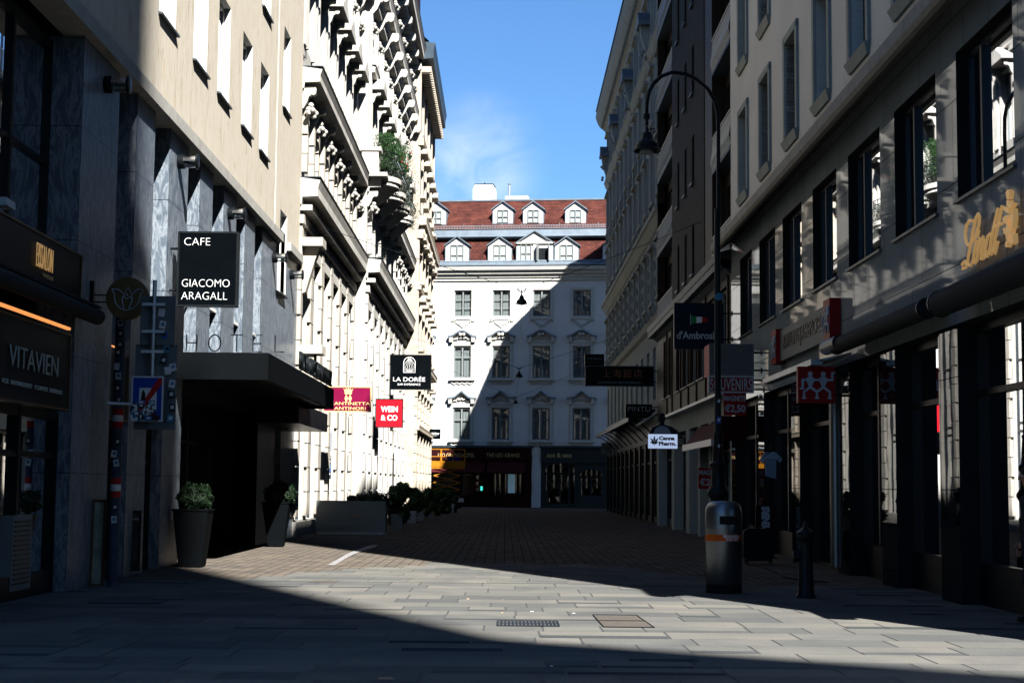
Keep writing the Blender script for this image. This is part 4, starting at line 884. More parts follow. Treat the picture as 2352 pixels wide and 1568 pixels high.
# posters and a blue framed display in the glass
P0_, P1_ = onX(2167.7, 1062, 6.33), onX(2141.5, 1256, 6.33)
mb = MB(); mb.box(gx(P0_.y), gx(P1_.y), -.352, -.345, .85, 1.75); pz = mb.build('window_poster', 'poster_light', gr)
mb = MB(); a_, b_ = gx(P0_.y), gx(P1_.y); a_, b_ = min(a_, b_), max(a_, b_); mb.box(a_-.04, a_, -.353, -.34, .81, 2.9).box(b_, b_+.04, -.353, -.34, .81, 1.79).box(a_, b_, -.353, -.34, .81, .85); mb.build('poster_frame', 'poster_blue', pz)
mb = MB(); mb.box(gx(23.0), gx(23.08), -.353, -.34, .8, 2.9); mb.box(gx(22.95), gx(23.13), -.353, -.345, 1.3, 1.75); mb.build('blue_display', 'poster_blue', gr)
# black rolled awnings over the shop windows
def roll(root, xa, xb, z, r_=.16, y=.3, mat='awning_cloth'):
    mb = MB(); mb.tube([(xa, y, z), (xb, y, z)], r_, 16); mb.box(xa, xb, .0, y, z+.03, z+.12); mb.build('rolled_awning', mat, root, True)
    mb = MB(); mb.lathe([(.0, -.03), (r_*1.06, -.02), (r_*1.06, .02), (0, .03)], (xb, y, z), 16, 'x'); mb.lathe([(.0, -.03), (r_*1.06, -.02), (r_*1.06, .02), (0, .03)], (xa, y, z), 16, 'x'); mb.build('end_cap', 'dark_metal', root, True)
roll(gr, gx(14.6), gx(20.0), 3.88, .17, .42); roll(gr, gx(20.9), gx(26.6), 3.92, .14, .36)
mb = MB(); mb.tube([(gx(26.2), .4, 3.95), (gx(27.3), .4, 3.95)], .13, 14); mb.build('awning_motor', 'dark_metal', gr, True)
mb = MB(); q0, q1 = onX(1768, 869, 5.35), onX(1889, 811, 5.35); mb.box(gx(26.9), gx(32.0), .55, .75, 3.62, 3.72); mb.hexa([(gx(26.9), .05, 3.8), (gx(32), .05, 3.8), (gx(32), .6, 3.68), (gx(26.9), .6, 3.68), (gx(26.9), .05, 3.84), (gx(32), .05, 3.84), (gx(32), .6, 3.72), (gx(26.9), .6, 3.72)]); mb.build('awning', 'galvanised', gr)
mb = MB(); mb.tube([(gx(28.45), .02, .1), (gx(28.45), .02, 3.6)], .09, 12); mb.build('steel_post', 'steel', gr, True)
# sun-blind grille slots above the shop doors
for a, b_ in ((25.1, 27.3), (33.0, 36.3)):
    mb = MB()
    for k in range(22): mb.box(gx(a), gx(b_), -.42, -.36, 2.72+k*.044, 2.74+k*.044)
    mb.build('louvre', 'dark_metal', gr)
weeds = MB()
for k in range(300):
    x = random.uniform(.2, G1); y = random.uniform(.35, .52); h = random.uniform(.05, .22)*random.choice([.5, 1, 1.2]); a = random.uniform(-.4, .4); weeds.quad((x-.008, y, 8.02), (x+.008, y, 8.02), (x+h*a+.002, y+.02, 8.02+h), (x+h*a-.002, y+.02, 8.02+h))
wo = weeds.build('weeds', 'dry_grass', None); wo.matrix_world = gr.matrix_world; wo.location = (6.0, YR, 0); wo.rotation_euler = (0, 0, R(90)); tag(wo, 'dry weeds sprouting along the concrete ledge', 'weeds', None, 'stuff')

# ================================================================== RIGHT: dark modern building with balconies
YD = 41.6
dk = thing('dark_building', 'dark brown clad building with stacked metal railed balconies on both sides of a mosaic wall', 'building', (6.0, YD, 0), R(90))
dx = lambda Y: Y-YD
D1 = dx(62.0)
A0, A1, B0, B1 = dx(41.6), dx(45.4), dx(56.3), dx(62.0)
DT = 25.6
mb = MB(); slots = []
for row in range(6):
    for Y in (49.9, 52.0, 54.2): slots.append((dx(Y)-.3, dx(Y)+.3, 8.3+row*2.95, 9.9+row*2.95))
wall(mb, A1+1.7, B0, 7.6, DT, slots, .02, .3); mb.build('mosaic_wall', 'mosaic_dark', dk)
mb = MB(); mb.quad((A1, 0, 7.6), (A1+1.7, 0, 7.6), (A1+1.7, 0, DT), (A1, 0, DT)); mb.quad((A1, 0, 7.6), (A1, -.8, 7.6), (A1, -.8, DT), (A1, 0, DT)); mb.quad((B0, 0, 7.6), (B0, -.8, 7.6), (B0, -.8, DT), (B0, 0, DT)); mb.build_each('brown_strip', 'brown_panel', dk)
for x0_, x1_, z0_, z1_ in slots: f = MB(); f.box(x0_, x1_, -.3, -.25, z0_, z1_); fo = f.build('window', 'window_dark', dk); p = MB(); p.box(x0_-.02, x1_+.02, .02, .12, z0_-.06, z0_); p.build('sill', 'sill_zinc', fo)
# balcony bays
for (a, b_) in ((A0, A1), (B0, B1)):
    mb = MB(); HH = [(a+.25, b_-.25, 7.9+row*2.95, 10.2+row*2.95) for row in range(6)]
    wall(mb, a, b_, 7.6, DT, HH, -.4, .2); mb.build('bay_wall', 'brown_panel', dk)
    w_ = b_-a-.5; KB = win_kind(w_, 2.3, 'window_grey', 4 if w_ > 4 else 3, (), .07, .1, 'glass')
    for row in range(6):
        z = 7.75+row*2.95; x = (a+b_)/2
        place_win(dk, KB, x, z+.15, -.4)
        s_ = MB(); s_.box(a, b_, -.4, .02, z-.1, z+.02); so_ = s_.build('balcony', 'zinc_dark', dk)
        r_ = MB(); n = int((b_-a)/.13)
        for k in range(n+1): xx = a+.05+(b_-a-.1)*k/n; r_.tube([(xx, .0, z+.05), (xx, .05, z+.3), (xx, .0, z+.6), (xx, -.02, z+.98)], .011, 4)
        for k in range(3): yy = -.1-k*.12; r_.tube([(a+.03, yy, z+.05), (a+.03, yy, z+.98)], .011, 4); r_.tube([(b_-.03, yy, z+.05), (b_-.03, yy, z+.98)], .011, 4)
        r_.tube([(a+.03, -.38, z+1), (a+.03, 0, z+1), (b_-.03, 0, z+1), (b_-.03, -.38, z+1)], .02, 6); r_.tube([(a+.03, -.38, z+.08), (a+.03, 0, z+.08), (b_-.03, 0, z+.08), (b_-.03, -.38, z+.08)], .014, 6); r_.build('railing', 'galvanised', so_)
mb = MB(); mb.box(0, D1, -.75, .38, 7.35, 7.6); profile_bar(mb, 0, D1, [(0, 7.2), (.4, 7.55), (.42, 7.75), (-.1, 7.9)]); mb.build('ledge', 'zinc_dark', dk)
lw = [(42.3, 44.2), (44.7, 46.6), (47.1, 48.9), (49.4, 51.1), (51.6, 53.2), (53.8, 55.2), (56.6, 57.8), (58.4, 59.6)]
mb = MB(); wall(mb, 0, D1, 4.0, 7.4, [(dx(a), dx(b_), 4.85, 7.0) for a, b_ in lw], 0, .2)
for a, b_ in lw: mb.box(dx(a)-.28, dx(a)-.2, .002, .05, 4.0, 7.3)
mb.build('first_floor_wall', 'brown_panel', dk)
for a, b_ in lw: K = win_kind(b_-a, 2.15, 'window_grey', 2, (), .07, .12, 'glass', None, 'sill_zinc'); place_win(dk, K, dx((a+b_)/2), 4.85, 0)
# ground floor: white pillars, souvenir arcade
sh = [(41.9, 45.8), (46.4, 48.4), (49.0, 51.2), (52.2, 55.8), (56.6, 61.4)]
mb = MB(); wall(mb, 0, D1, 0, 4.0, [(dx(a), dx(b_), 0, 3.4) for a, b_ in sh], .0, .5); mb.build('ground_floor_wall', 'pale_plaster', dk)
for i, (a, b_) in enumerate(sh): shopfront(dk, dx(a), dx(b_), 3.4, -.45, 2, 'window_grey' if i in (1, 2) else 'shop_black', .3)
mb = MB(); mb.hexa([(dx(42), 0, 3.3), (dx(48.8), 0, 3.3), (dx(48.8), .42, 2.76), (dx(42), .42, 2.76), (dx(42), 0, 3.35), (dx(48.8), 0, 3.35), (dx(48.8), .42, 2.81), (dx(42), .42, 2.81)]); mb.build('awning', 'leo_awning', dk)
mb = MB(); mb.box(dx(42), dx(48.8), .40, .50, 2.62, 2.80); mb.build('awning_bar', 'galvanised', dk)
mb = MB(); mb.box(dx(42), dx(57), .0, .3, 3.98, 4.06); mb.build('ledge', 'galvanised', dk)
shell(dk, 0, D1, DT, 12, wallmat='brown_panel', y=-1.3)
mb = MB(); mb.box(0, D1, -1.3, .2, DT, DT+.3); mb.build('cornice', 'concrete', dk)
mb = MB(); mb.box(0, D1, -.75, -.2, DT-.02, DT-.01)
mb.quad((D1, -1.3, 0), (D1, 0, 0), (D1, 0, DT), (D1, -1.3, DT)); mb.build_each('return_wall', 'brown_panel', dk)

# ================================================================== RIGHT: pale ornate building
YP = 62.0; PX = 6.3
pl = thing('pale_building', 'tall pale building in shade with deep eaves and carved triangular brackets', 'building', (PX, YP, 0), R(90))
ex = lambda Y: Y-YP
E1 = ex(97.6); nb = 12; bw = E1/nb; xs = [bw*(k+.5) for k in range(nb)]
PT = 24.4
rows = [(5.2, 2.2), (9.3, 2.4), (13.6, 2.3), (17.1, 2.2), (20.9, 2.0)]
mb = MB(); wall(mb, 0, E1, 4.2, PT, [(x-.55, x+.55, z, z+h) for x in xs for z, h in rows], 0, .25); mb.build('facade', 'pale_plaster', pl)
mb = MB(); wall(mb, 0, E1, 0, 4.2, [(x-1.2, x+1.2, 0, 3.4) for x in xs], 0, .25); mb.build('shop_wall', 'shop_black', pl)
mb = MB(); profile_bar(mb, 0, E1+.3, [(0, PT-.9), (.12, PT-.8), (.15, PT-.5), (.5, PT-.2), (.62, PT), (.75, PT+.35), (.75, PT+.55), (0, PT+.7)])
profile_bar(mb, 0, E1, [(0, 12.1), (.12, 12.2), (.32, 12.55), (.4, 12.6), (.4, 12.75), (0, 12.85)]); profile_bar(mb, 0, E1, [(0, 8.2), (.15, 8.3), (.22, 8.5), (0, 8.6)]); profile_bar(mb, 0, E1, [(0, 20.1), (.1, 20.15), (.2, 20.4), (.25, 20.5), (0, 20.6)])
n = int(E1/.35)
for k in range(n): xx = E1*(k+.5)/n; mb.box(xx-.08, xx+.08, .12, .45, PT-.38, PT-.24)
for e in (ex(97.6), ): mb.box(e-.02, e+.28, -9, .0, PT-.2, PT+.6)
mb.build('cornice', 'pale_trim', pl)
mb = MB(); mb.box(-.02, E1, 0.1, .78, PT+.71, PT+.76); mb.build('gutter', 'zinc_dark', pl)
mb = MB()
for k in range(nb+1):
    e = min(max(bw*k, .3), E1-.3)
    for q in (-.16, .0, .16): mb.box(e+q-.05, e+q+.05, .003, .1, 12.9, 20.0)
    for q in (-.1, .1): mb.box(e+q-.05, e+q+.05, .003, .07, 20.6, PT-.9)
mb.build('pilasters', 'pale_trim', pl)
mb = MB()                                    # diamond rustication between the windows of the lower storeys
for k in range(nb+1):
    e = min(max(bw*k, .35), E1-.35)
    z = 8.9
    while z < 11.9:
        i0 = len(mb.v); mb.v += [(e-.3, .01, z), (e+.3, .01, z), (e+.3, .01, z+.55), (e-.3, .01, z+.55), (e, .2, z+.27)]; mb.f += [(i0, i0+1, i0+4), (i0+1, i0+2, i0+4), (i0+2, i0+3, i0+4), (i0+3, i0, i0+4)]; z += .62
mb.build('diamond_rustication', 'pale_plaster', pl)
KP = [win_kind(1.1, h, 'window_white' if 0 else 'window_grey', 2, (.66,), .07, .18, 'glass', ('curtain_dim', 'full')) for z, h in rows]
sl_ = MB(); sl_.box(-.72, -.56, .003, .12, 0, 2.3).box(.56, .72, .003, .12, 0, 2.3).box(-.8, .8, .003, .26, 2.3, 2.42).box(-.78, .78, .003, .2, -.14, 0).box(-.7, -.55, .003, .16, -.5, -.14).box(.55, .7, .003, .16, -.5, -.14)
sl_ = sl_.mesh('surround', 'pale_trim')
for x in xs:
    for i, (z, h) in enumerate(rows):
        o = place_win(pl, KP[i], x, z, 0)
        if i > 0: link('surround', sl_, o)
    shopfront(pl, x-1.2, x+1.2, 3.4, -.2, 2, 'shop_black', .25)
for Y in (68.1, 77.6, 87.2, 95.8):           # carved consoles under a triangular hood
    x = ex(Y); mb = MB(); mb.prism([(-.55, 22.0), (.55, 22.0), (0, 22.5)], lambda u, v_, w_, x=x: (x+u, w_, v_), .0, .6); mb.box(x-.6, x+.6, .0, .62, 21.82, 22.0); o = mb.build('bracket_hood', 'zinc', pl)
    mb = MB(); mb.prism([(0, 19.9), (.12, 19.95), (.2, 20.6), (.45, 21.3), (.5, 21.8), (0, 21.8)], lambda u, v_, w_: (w_, u, v_), x-.22, x+.22)
    for k in range(14): mb.lathe([(0, -.09), (.08, -.04), (.1, 0), (.06, .06), (0, .09)], (x+random.uniform(-.25, .25), random.uniform(.1, .5), random.uniform(20.3, 21.7)), 7)
    mb.build('console', 'pale_trim', pl)
shell(pl, 0, E1, PT, 9, wallmat='pale_plaster', y=-.3)
mb = MB(); mb.quad((E1, -.3, 0), (E1, 0, 0), (E1, 0, PT), (E1, -.3, PT)); mb.quad((0, -.3, 0), (0, 0, 0), (0, 0, PT), (0, -.3, PT)); mb.build_each('return_wall', 'pale_plaster', pl)
RZ = PT+.72; mb = MB(); sl2 = .90
mb.quad((0, .75, RZ), (E1, .75, RZ), (E1, -8.5, RZ+9.25*sl2), (0, -8.5, RZ+9.25*sl2)); mb.quad((0, -8.5, RZ+9.25*sl2), (E1, -8.5, RZ+9.25*sl2), (E1, -16, RZ), (0, -16, RZ)); mb.build('pitched_roof', 'roof_tile', pl)
mb = MB(); i0 = 0; mb.v = [(E1-.01, .75, RZ), (E1-.01, -8.5, RZ+9.25*sl2), (E1-.01, -16, RZ), (.01, .75, RZ), (.01, -8.5, RZ+9.25*sl2), (.01, -16, RZ)]; mb.f = [(0, 1, 2), (3, 4, 5)]; mb.build('gable', 'pale_plaster', pl)
# glass and iron marquise along the ground floor
mb = MB(); mb.hexa([(ex(66), .02, 4.75), (ex(90), .02, 4.75), (ex(90), 1.1, 4.35), (ex(66), 1.1, 4.35), (ex(66), .02, 4.8), (ex(90), .02, 4.8), (ex(90), 1.1, 4.4), (ex(66), 1.1, 4.4)]); mq = mb.build('marquise', 'shop_black', pl)
mb = MB(); mb.box(ex(66), ex(90), 1.08, 1.14, 4.25, 4.45)
for k in range(9): xx = ex(66)+24*k/8; mb.tube([(xx, .02, 3.6), (xx, .35, 3.95), (xx, .75, 4.25), (xx, 1.1, 4.33)], .035, 6); mb.tube([(xx, .02, 4.7), (xx, 1.1, 4.38)], .03, 5)
mb.build('iron_bracket', 'dark_metal', mq)
mb = MB(); mb.hexa([(ex(62.2), .02, 4.6), (ex(65.2), .02, 4.6), (ex(65.2), .9, 4.0), (ex(62.2), .9, 4.0), (ex(62.2), .02, 4.66), (ex(65.2), .02, 4.66), (ex(65.2), .9, 4.05), (ex(62.2), .9, 4.05)]); mb.build('awning', 'pale_trim', pl)

# ================================================================== BEHIND THE CAMERA: the cathedral whose shadow lies on the square
cat = thing('cathedral', 'tall stone cathedral towers standing behind the viewer', 'church', (17.6, -24.3, 0), 0)
uu = Vector((.915, .4035, 0)); nn = Vector((-.4035, .915, 0))      # along the west front, outward
def cbox(mb, u0, u1, n0, n1, z0, z1): mb.hexa([tuple(uu*a+nn*b_+Vector((0, 0, z))) for z in (z0, z1) for a, b_ in ((u0, n0), (u1, n0), (u1, n1), (u0, n1))])
mb = MB(); cbox(mb, -20, 0, -14, 0, 0, 57); mb.build('tower', 'cathedral_stone', cat)
mb = MB(); cbox(mb, -18.5, -1.5, -12.5, -1.4, 57, 78); mb.build('tower_stage', 'cathedral_stone', cat)
mb = MB(); [cbox(mb, a-.9, a+.9, 0, 1.2, 0, 52) for a in (-19, -13, -6.5, -1)]; mb.build('buttresses', 'cathedral_stone', cat)
mb = MB()
for a in (-16, -9.8, -3.7):
    for z in (12, 28, 44): cbox(mb, a-1.1, a+1.1, .0, .08, z, z+9)
mb.build('window', 'interior_shade', cat)
vv = Vector((.85, -.52, 0)); mb = MB(); pts = [Vector((0, 0, 0)), vv*34, vv*34+Vector((-8, -14, 0)), Vector((-8, -14, 0))]
mb.hexa([tuple(p+Vector((0, 0, z))) for z in (0, 40.6) for p in pts]); mb.build('nave', 'cathedral_stone', cat)
# ================================================================== SIGNS, LAMPS, STREET FURNITURE
def sign(px0, py0, px1, py1, Y, name, label, mat, th=.16, frame=None, side=1, arms=True, wallx=None, cat='sign', armpx=None, group=None):
    a, b_ = onY(px0, py1, Y), onY(px1, py0, Y); w_, h = b_.x-a.x, b_.z-a.z
    o = thing(name, label, cat, ((a.x+b_.x)/2, Y, (a.z+b_.z)/2), 0, group)
    mb = MB(); mb.box(-w_/2, w_/2, 0, th, -h/2, h/2); mb.build('board', mat, o)
    if frame:
        f = MB(); t_ = .03
        f.box(-w_/2-.005, w_/2+.005, -.012, .012, h/2-t_, h/2+.005).box(-w_/2-.005, w_/2+.005, -.012, .012, -h/2-.005, -h/2+t_).box(-w_/2-.005, -w_/2+t_, -.012, .012, -h/2+t_, h/2-t_).box(w_/2-t_, w_/2+.005, -.012, .012, -h/2+t_, h/2-t_); f.build('frame', frame, o)
    if arms and wallx is not None:
        f = MB(); x0_ = -w_/2 if wallx < o.location.x else w_/2; x1_ = wallx-o.location.x
        for z in (h*.28, -h*.28): f.tube([(x0_, th/2, z), (x1_, th/2, z)], .025, 6)
        for z in (h*.28, -h*.28): f.lathe([(0, -.02), (.07, -.015), (.07, .015), (0, .02)], (x1_*.985+x0_*.015, th/2, z), 10, 'x')
        f.build('bracket', 'dark_metal', o)
    return o, w_, h
def words(o, w_, h, items, y=-.014):
    for s, mat, u, v_, fw, fh, kw in items: lettering(o, s, .3, mat, (u*w_, y, v_*h), 0, fit=(fw*w_, fh*h if fh else None), **kw)
o, w_, h = sign(405, 533, 548, 703, 27.6, 'hanging_sign', 'square black projecting cafe sign with white lettering over the hotel canopy', 'gloss_black', .2, 'dark_metal', wallx=-6.05)
words(o, w_, h, [('CAFE', 'white_paint', -.18, .365, .43, .1, dict(bold=-.006)), ('GIACOMO', 'white_paint', -.02, -.19, .79, .1, dict(bold=-.006)), ('ARAGALL', 'white_paint', -.04, -.36, .76, .1, dict(bold=-.006))])
o, w_, h = sign(742, 888, 853, 945, 50, 'hanging_sign', 'wine red projecting sign with gold crown and lettering beside the canopy end', 'sign_wine', .12, 'gold_paint', wallx=-6.0)
words(o, w_, h, [('CANTINETTA', 'gold_paint', .06, -.17, .84, .12, dict(bold=.003)), ('ANTINORI', 'gold_paint', .06, -.36, .66, .12, dict(bold=.003))])
mb = MB()
mb.prism([(-.11, .0), (.11, .0), (.12, .14), (.16, .26), (.09, .18), (.07, .3), (.035, .19), (0, .32), (-.035, .19), (-.07, .3), (-.09, .18), (-.16, .26), (-.12, .14)], lambda u, v_, q: (.02*w_+u, q, h*.2+v_*.7), -.02, -.008); mb.build('crown', 'gold_paint', o)
mb = MB(); [mb.prism([(s_*.06, .14), (s_*.06+.055, 0), (s_*.06, -.14), (s_*.06-.055, 0)], lambda u, v_, q: (.02*w_+u, q, h*.03+v_), -.02, -.008) for s_ in (-1, 1)]; mb.build('emblem', 'gold_paint', o)
o, w_, h = sign(862, 916, 926, 981, 65, 'hanging_sign', 'square bright red projecting sign with white lettering', 'sign_red', .18, 'dark_metal', wallx=-5.5)
words(o, w_, h, [('WEIN', 'white_paint', .0, .14, .62, .2, dict(bold=.010)), ('& CO', 'white_paint', .0, -.16, .6, .2, dict(bold=.010))])
o, w_, h = sign(893, 815, 991, 894, 73, 'hanging_sign', 'wide black projecting bar sign with white arch emblem, above the red square sign', 'gloss_black', .2, 'dark_metal', wallx=-5.5)
words(o, w_, h, [('LA DORÉE', 'white_paint', -.02, -.19, .76, .15, dict(bold=.0)), ('BAR EXPERIENCE', 'white_paint', -.02, -.35, .54, .055, dict(bold=.0))])
mb = MB(); aw, ah = .27, .72; tp = [(-aw, 0), (aw, 0), (aw, .45)]+[(aw*math.cos(a), .45+aw*math.sin(a)) for a in [math.pi*k/10 for k in range(11)]]+[(-aw, 0)]
f3 = lambda L_: [(u-.02*w_, -.016, v_-.02) for u, v_ in L_]
mb.tube(f3(tp), .016, 5, False)
for q in (-.9, -.45, 0, .45, .9): mb.tube(f3([(q*aw*.1, 0), (q*aw*.75, .25), (q*aw*.35, .55), (0, .66)]), .009, 4)
for q in (-1, 1): mb.tube(f3([(0, 0), (q*aw*.9, .2), (q*aw*.95, .35), (q*.02, .7)]), .009, 4); mb.tube(f3([(0, 0), (q*aw, .12)]), .008, 4)
mb.build('arch_emblem', 'white_paint', o)
o, w_, h = sign(987, 985, 1012, 1008, 100.4, 'hanging_sign', 'tiny black projecting sign with white lettering at the far corner of the sunlit side', 'gloss_black', .12, wallx=-4.9)
words(o, w_, h, [('sisley', 'white_paint', .0, .05, .8, .25, dict(bold=.006)), ('PARIS', 'white_paint', .0, -.15, .3, .07, {})])
o, w_, h = sign(1381, 1017, 1406, 1042, 90, 'hanging_sign', 'small pale square sign with black lettering below the iron marquise', 'zinc', .06, wallx=6.3)
words(o, w_, h, [('COS', 'shop_black', .0, .0, .55, .18, dict(bold=.01))])
o, w_, h = sign(1344, 841, 1502, 886, 65, 'hanging_sign', 'long black restaurant sign with brown characters and grey lettering', 'gloss_black', .2, 'zinc_dark', wallx=6.3)
words(o, w_, h, [('上海飯店', 'bronze_bright', .04, .13, .58, .42, dict(spacing=1.2)), ('SHANGHAI RESTAURANT', 'zinc', .0, -.32, .62, .12, {})])
o, w_, h = sign(1343, 813, 1388, 839, 65, 'hanging_sign', 'small black sign standing on the long restaurant sign', 'gloss_black', .2)
words(o, w_, h, [('Fine Dining', 'zinc', .0, .08, .76, .2, {}), ('& Chinese Kitchen', 'zinc_dark', .0, -.2, .6, .1, {})])
o, w_, h = sign(1437, 928, 1498, 959, 63.2, 'hanging_sign', 'black sign with thin pale serif lettering under the long restaurant sign', 'gloss_black', .14, wallx=6.3)
words(o, w_, h, [('PINTU', 'pale_trim', .0, .14, .84, .36, dict(bold=-.003)), ('FASHION & ACCESSORIES', 'zinc_dark', .0, -.28, .7, .1, {})])
o, w_, h = sign(1489.5, 997, 1556, 1029, 52.5, 'lightbox_sign', 'glowing pale blue lightbox sign with black leaf and lettering', 'lightbox_white', .14, wallx=6.0)
words(o, w_, h, [('Canna', 'shop_black', .13, .22, .54, .28, dict(bold=.016)), ('Pharm.', 'shop_black', .155, -.16, .6, .28, dict(bold=.016))])
mb = MB()
for a, l_ in ((0, .26), (38, .22), (-38, .22), (78, .15), (-78, .15), (112, .08), (-112, .08)):
    ca, sa = math.cos(R(a)), math.sin(R(a)); mb.prism([(0, 0), (.035, l_*.5), (0, l_), (-.035, l_*.5)], lambda u, v_, q: (-.3*w_+u*ca+v_*sa, q, -.06-u*sa+v_*ca), -.02, -.008)
mb.box(-.3*w_-.006, -.3*w_+.006, -.02, -.008, -.16, -.05); mb.build('leaf_emblem', 'shop_black', o)
mb = MB(); mb.prism([(-.42, 0), (.5, .0), (.52, .12), (.3, .26), (.12, .3), (.06, .34), (.08, .42), (.11, .55), (.07, .68), (0, .71), (-.09, .68), (-.13, .55), (-.1, .42), (-.08, .34), (-.15, .3), (-.34, .22), (-.42, .08)], lambda u, v_, q: (u-.02, q, h/2+v_), .02, .07); mb.build('cutout_board', 'sign_navy', o)
mb = MB(); mb.prism([(-.3, .02), (.3, .02), (.2, .2), (.05, .28), (-.07, .28), (-.22, .2)], lambda u, v_, q: (u-.02, q, h/2+v_), .005, .02); mb.build('cutout_shirt', 'light_cloth', o)
o, w_, h = sign(1548.5, 696, 1662, 801, 41.4, 'hanging_sign', 'dark navy square sign with small green white and red flag, partly behind the lamp post', 'sign_navy', .16, wallx=6.0)
words(o, w_, h, [("d'Ambrosio", 'zinc_light', -.02, -.2, .86, .17, dict(bold=.006))])
for k, mt in enumerate(('flag_green', 'white_paint', 'tape_red')):
    mb = MB(); u0, u1 = -.16+k*.11, -.05+k*.11; s0_, s1_ = .085-.014*k, .085-.014*(k+1); mb.prism([(u0*w_, (.13-s0_)*h), (u1*w_, (.135-s1_)*h), (u1*w_, (.135+s1_)*h), (u0*w_, (.13+s0_)*h)], lambda u, v_, q: (u, q, v_), -.016, -.006); mb.build('flag', mt, o)
mb = MB(); mb.tube([(-.17*w_, -.012, .02*h), (-.17*w_, -.012, .25*h)], .01, 6); mb.build('flagstaff', 'zinc_light', o)
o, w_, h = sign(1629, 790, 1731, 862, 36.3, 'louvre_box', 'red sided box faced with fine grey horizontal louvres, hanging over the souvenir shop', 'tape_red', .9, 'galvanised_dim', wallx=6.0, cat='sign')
mb = MB(); mb.box(-w_/2+.02, w_/2-.02, -.004, -.001, -h/2+.02, h/2-.02); mb.build('grille_back', 'interior_shade', o); mb = MB(); [mb.box(-w_/2+.03, w_/2-.03, -.02, -.006, -h/2+.03+k*(h-.06)/26, -h/2+.048+k*(h-.06)/26) for k in range(26)]; mb.build('louvres', 'galvanised_dim', o)
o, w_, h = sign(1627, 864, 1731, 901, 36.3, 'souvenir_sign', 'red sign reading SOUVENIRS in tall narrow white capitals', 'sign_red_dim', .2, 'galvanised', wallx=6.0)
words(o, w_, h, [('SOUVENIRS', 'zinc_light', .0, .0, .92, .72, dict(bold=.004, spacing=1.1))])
for (r_, lab, tx, Yq, mt, mt2) in (((1662, 903, 1714, 953.7), 'red price board hanging directly under the souvenir sign', 0, 36.2, 'sign_red_dim', 'zinc_light'), ((1655, 955, 1715, 1012), 'dim dark red price board in the shade below the brighter red one', 0, 38.5, 'leo_red', 'leo_awning'), ((1604, 1074, 1660, 1122), 'red price board standing low at the shop front behind the lamp post', 0, 41.5, 'sign_red_dim', 'zinc_light')):  # middle board: its shade is put into darker board and letter colours
    o, w_, h = sign(*r_, Yq, 'price_board', lab, mt, .03, group='red souvenir price boards')
    words(o, w_, h, [('MAGNETS', mt2, .0, .27, .92, .24, dict(bold=.006)), ('€2,50', mt2, .0, -.2, .9, .4, dict(bold=.006))])
# wall sign of the cutlery shop
a, b_ = onX(1784, 834, 5.86), onX(1907, 690, 5.86)
zs_ = thing('shop_sign', 'grey wall sign with tall narrow black lettering between two red figure panels', 'sign', (5.99, (a.y+b_.y)/2, (a.z+b_.z)/2), R(90)); W_, H_ = a.y-b_.y, b_.z-a.z
W_ = abs(W_); mb = MB(); mb.box(-W_/2, W_/2, 0, .1, -H_/2+.02, H_/2-.02); mb.build('board', 'galvanised_dim', zs_)
lettering(zs_, 'ZWILLING J.A.HENCKELS', .4, 'shop_black', (0, .11, 0), R(180), fit=(W_*.76, H_*.55), bold=.004)
def twins(parent, x, z, s_, y, flip, mat='zinc_light'):
    mb = MB(); sg = 1 if y >= 0 else -1; cnt = [0]
    def lay(): cnt[0] += 1; return sorted((y, y+sg*(.006+.0012*cnt[0])))
    for ox in (-.22, .22):
        mb.prism([(ox+.085*math.cos(a_), .37+.085*math.sin(a_)) for a_ in [2*math.pi*k/12 for k in range(12)]], lambda u, v_, w2: (x+u*s_*flip, w2, z+v_*s_), *lay())
        mb.prism([(ox-.03, .30), (ox+.03, .30), (ox+.17, .2), (ox+.04, -.08), (ox-.04, -.08), (ox-.17, .2)], lambda u, v_, w2: (x+u*s_*flip, w2, z+v_*s_), *lay())
        for s2 in (-1, 1): mb.prism([(ox, -.03), (ox, -.13), (ox+s2*.2, -.27), (ox+s2*.24, -.21)], lambda u, v_, w2: (x+u*s_*flip, w2, z+v_*s_), *lay()); mb.box(x+flip*s_*(ox+s2*.22-.035), x+flip*s_*(ox+s2*.22+.035), *lay(), z-.46*s_, z-.22*s_); mb.box(x+flip*s_*(ox+s2*.22-.07), x+flip*s_*(ox+s2*.22+.07), *lay(), z-.48*s_, z-.42*s_)
    for (u0, u1, v0, v1) in ((-.52, -.3, .13, .2), (-.52, -.45, -.12, .13), (-.58, -.45, -.16, -.1), (.3, .56, .13, .2), (.49, .56, .2, .42), (.49, .62, .38, .44), (-.1, .1, .13, .2)): mb.box(x+flip*s_*u0, x+flip*s_*u1, *lay(), z+v0*s_, z+v1*s_)
    return mb.build('figure_emblem', mat, parent)
for s_ in (-1, 1):
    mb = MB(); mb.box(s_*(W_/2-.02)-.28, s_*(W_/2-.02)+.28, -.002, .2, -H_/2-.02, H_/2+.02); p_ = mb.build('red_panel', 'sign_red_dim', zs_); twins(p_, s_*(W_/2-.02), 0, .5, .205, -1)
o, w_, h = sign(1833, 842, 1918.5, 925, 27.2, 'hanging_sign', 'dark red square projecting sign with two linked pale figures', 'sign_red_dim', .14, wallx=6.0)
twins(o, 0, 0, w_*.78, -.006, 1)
# gold script lettering of the chocolate shop and its heraldic emblem, standing off the granite
ls = thing('shop_lettering', 'raised gold script shop name with a heraldic dragon emblem on the granite wall', 'sign', (5.98, 19.2, 4.7), R(90))
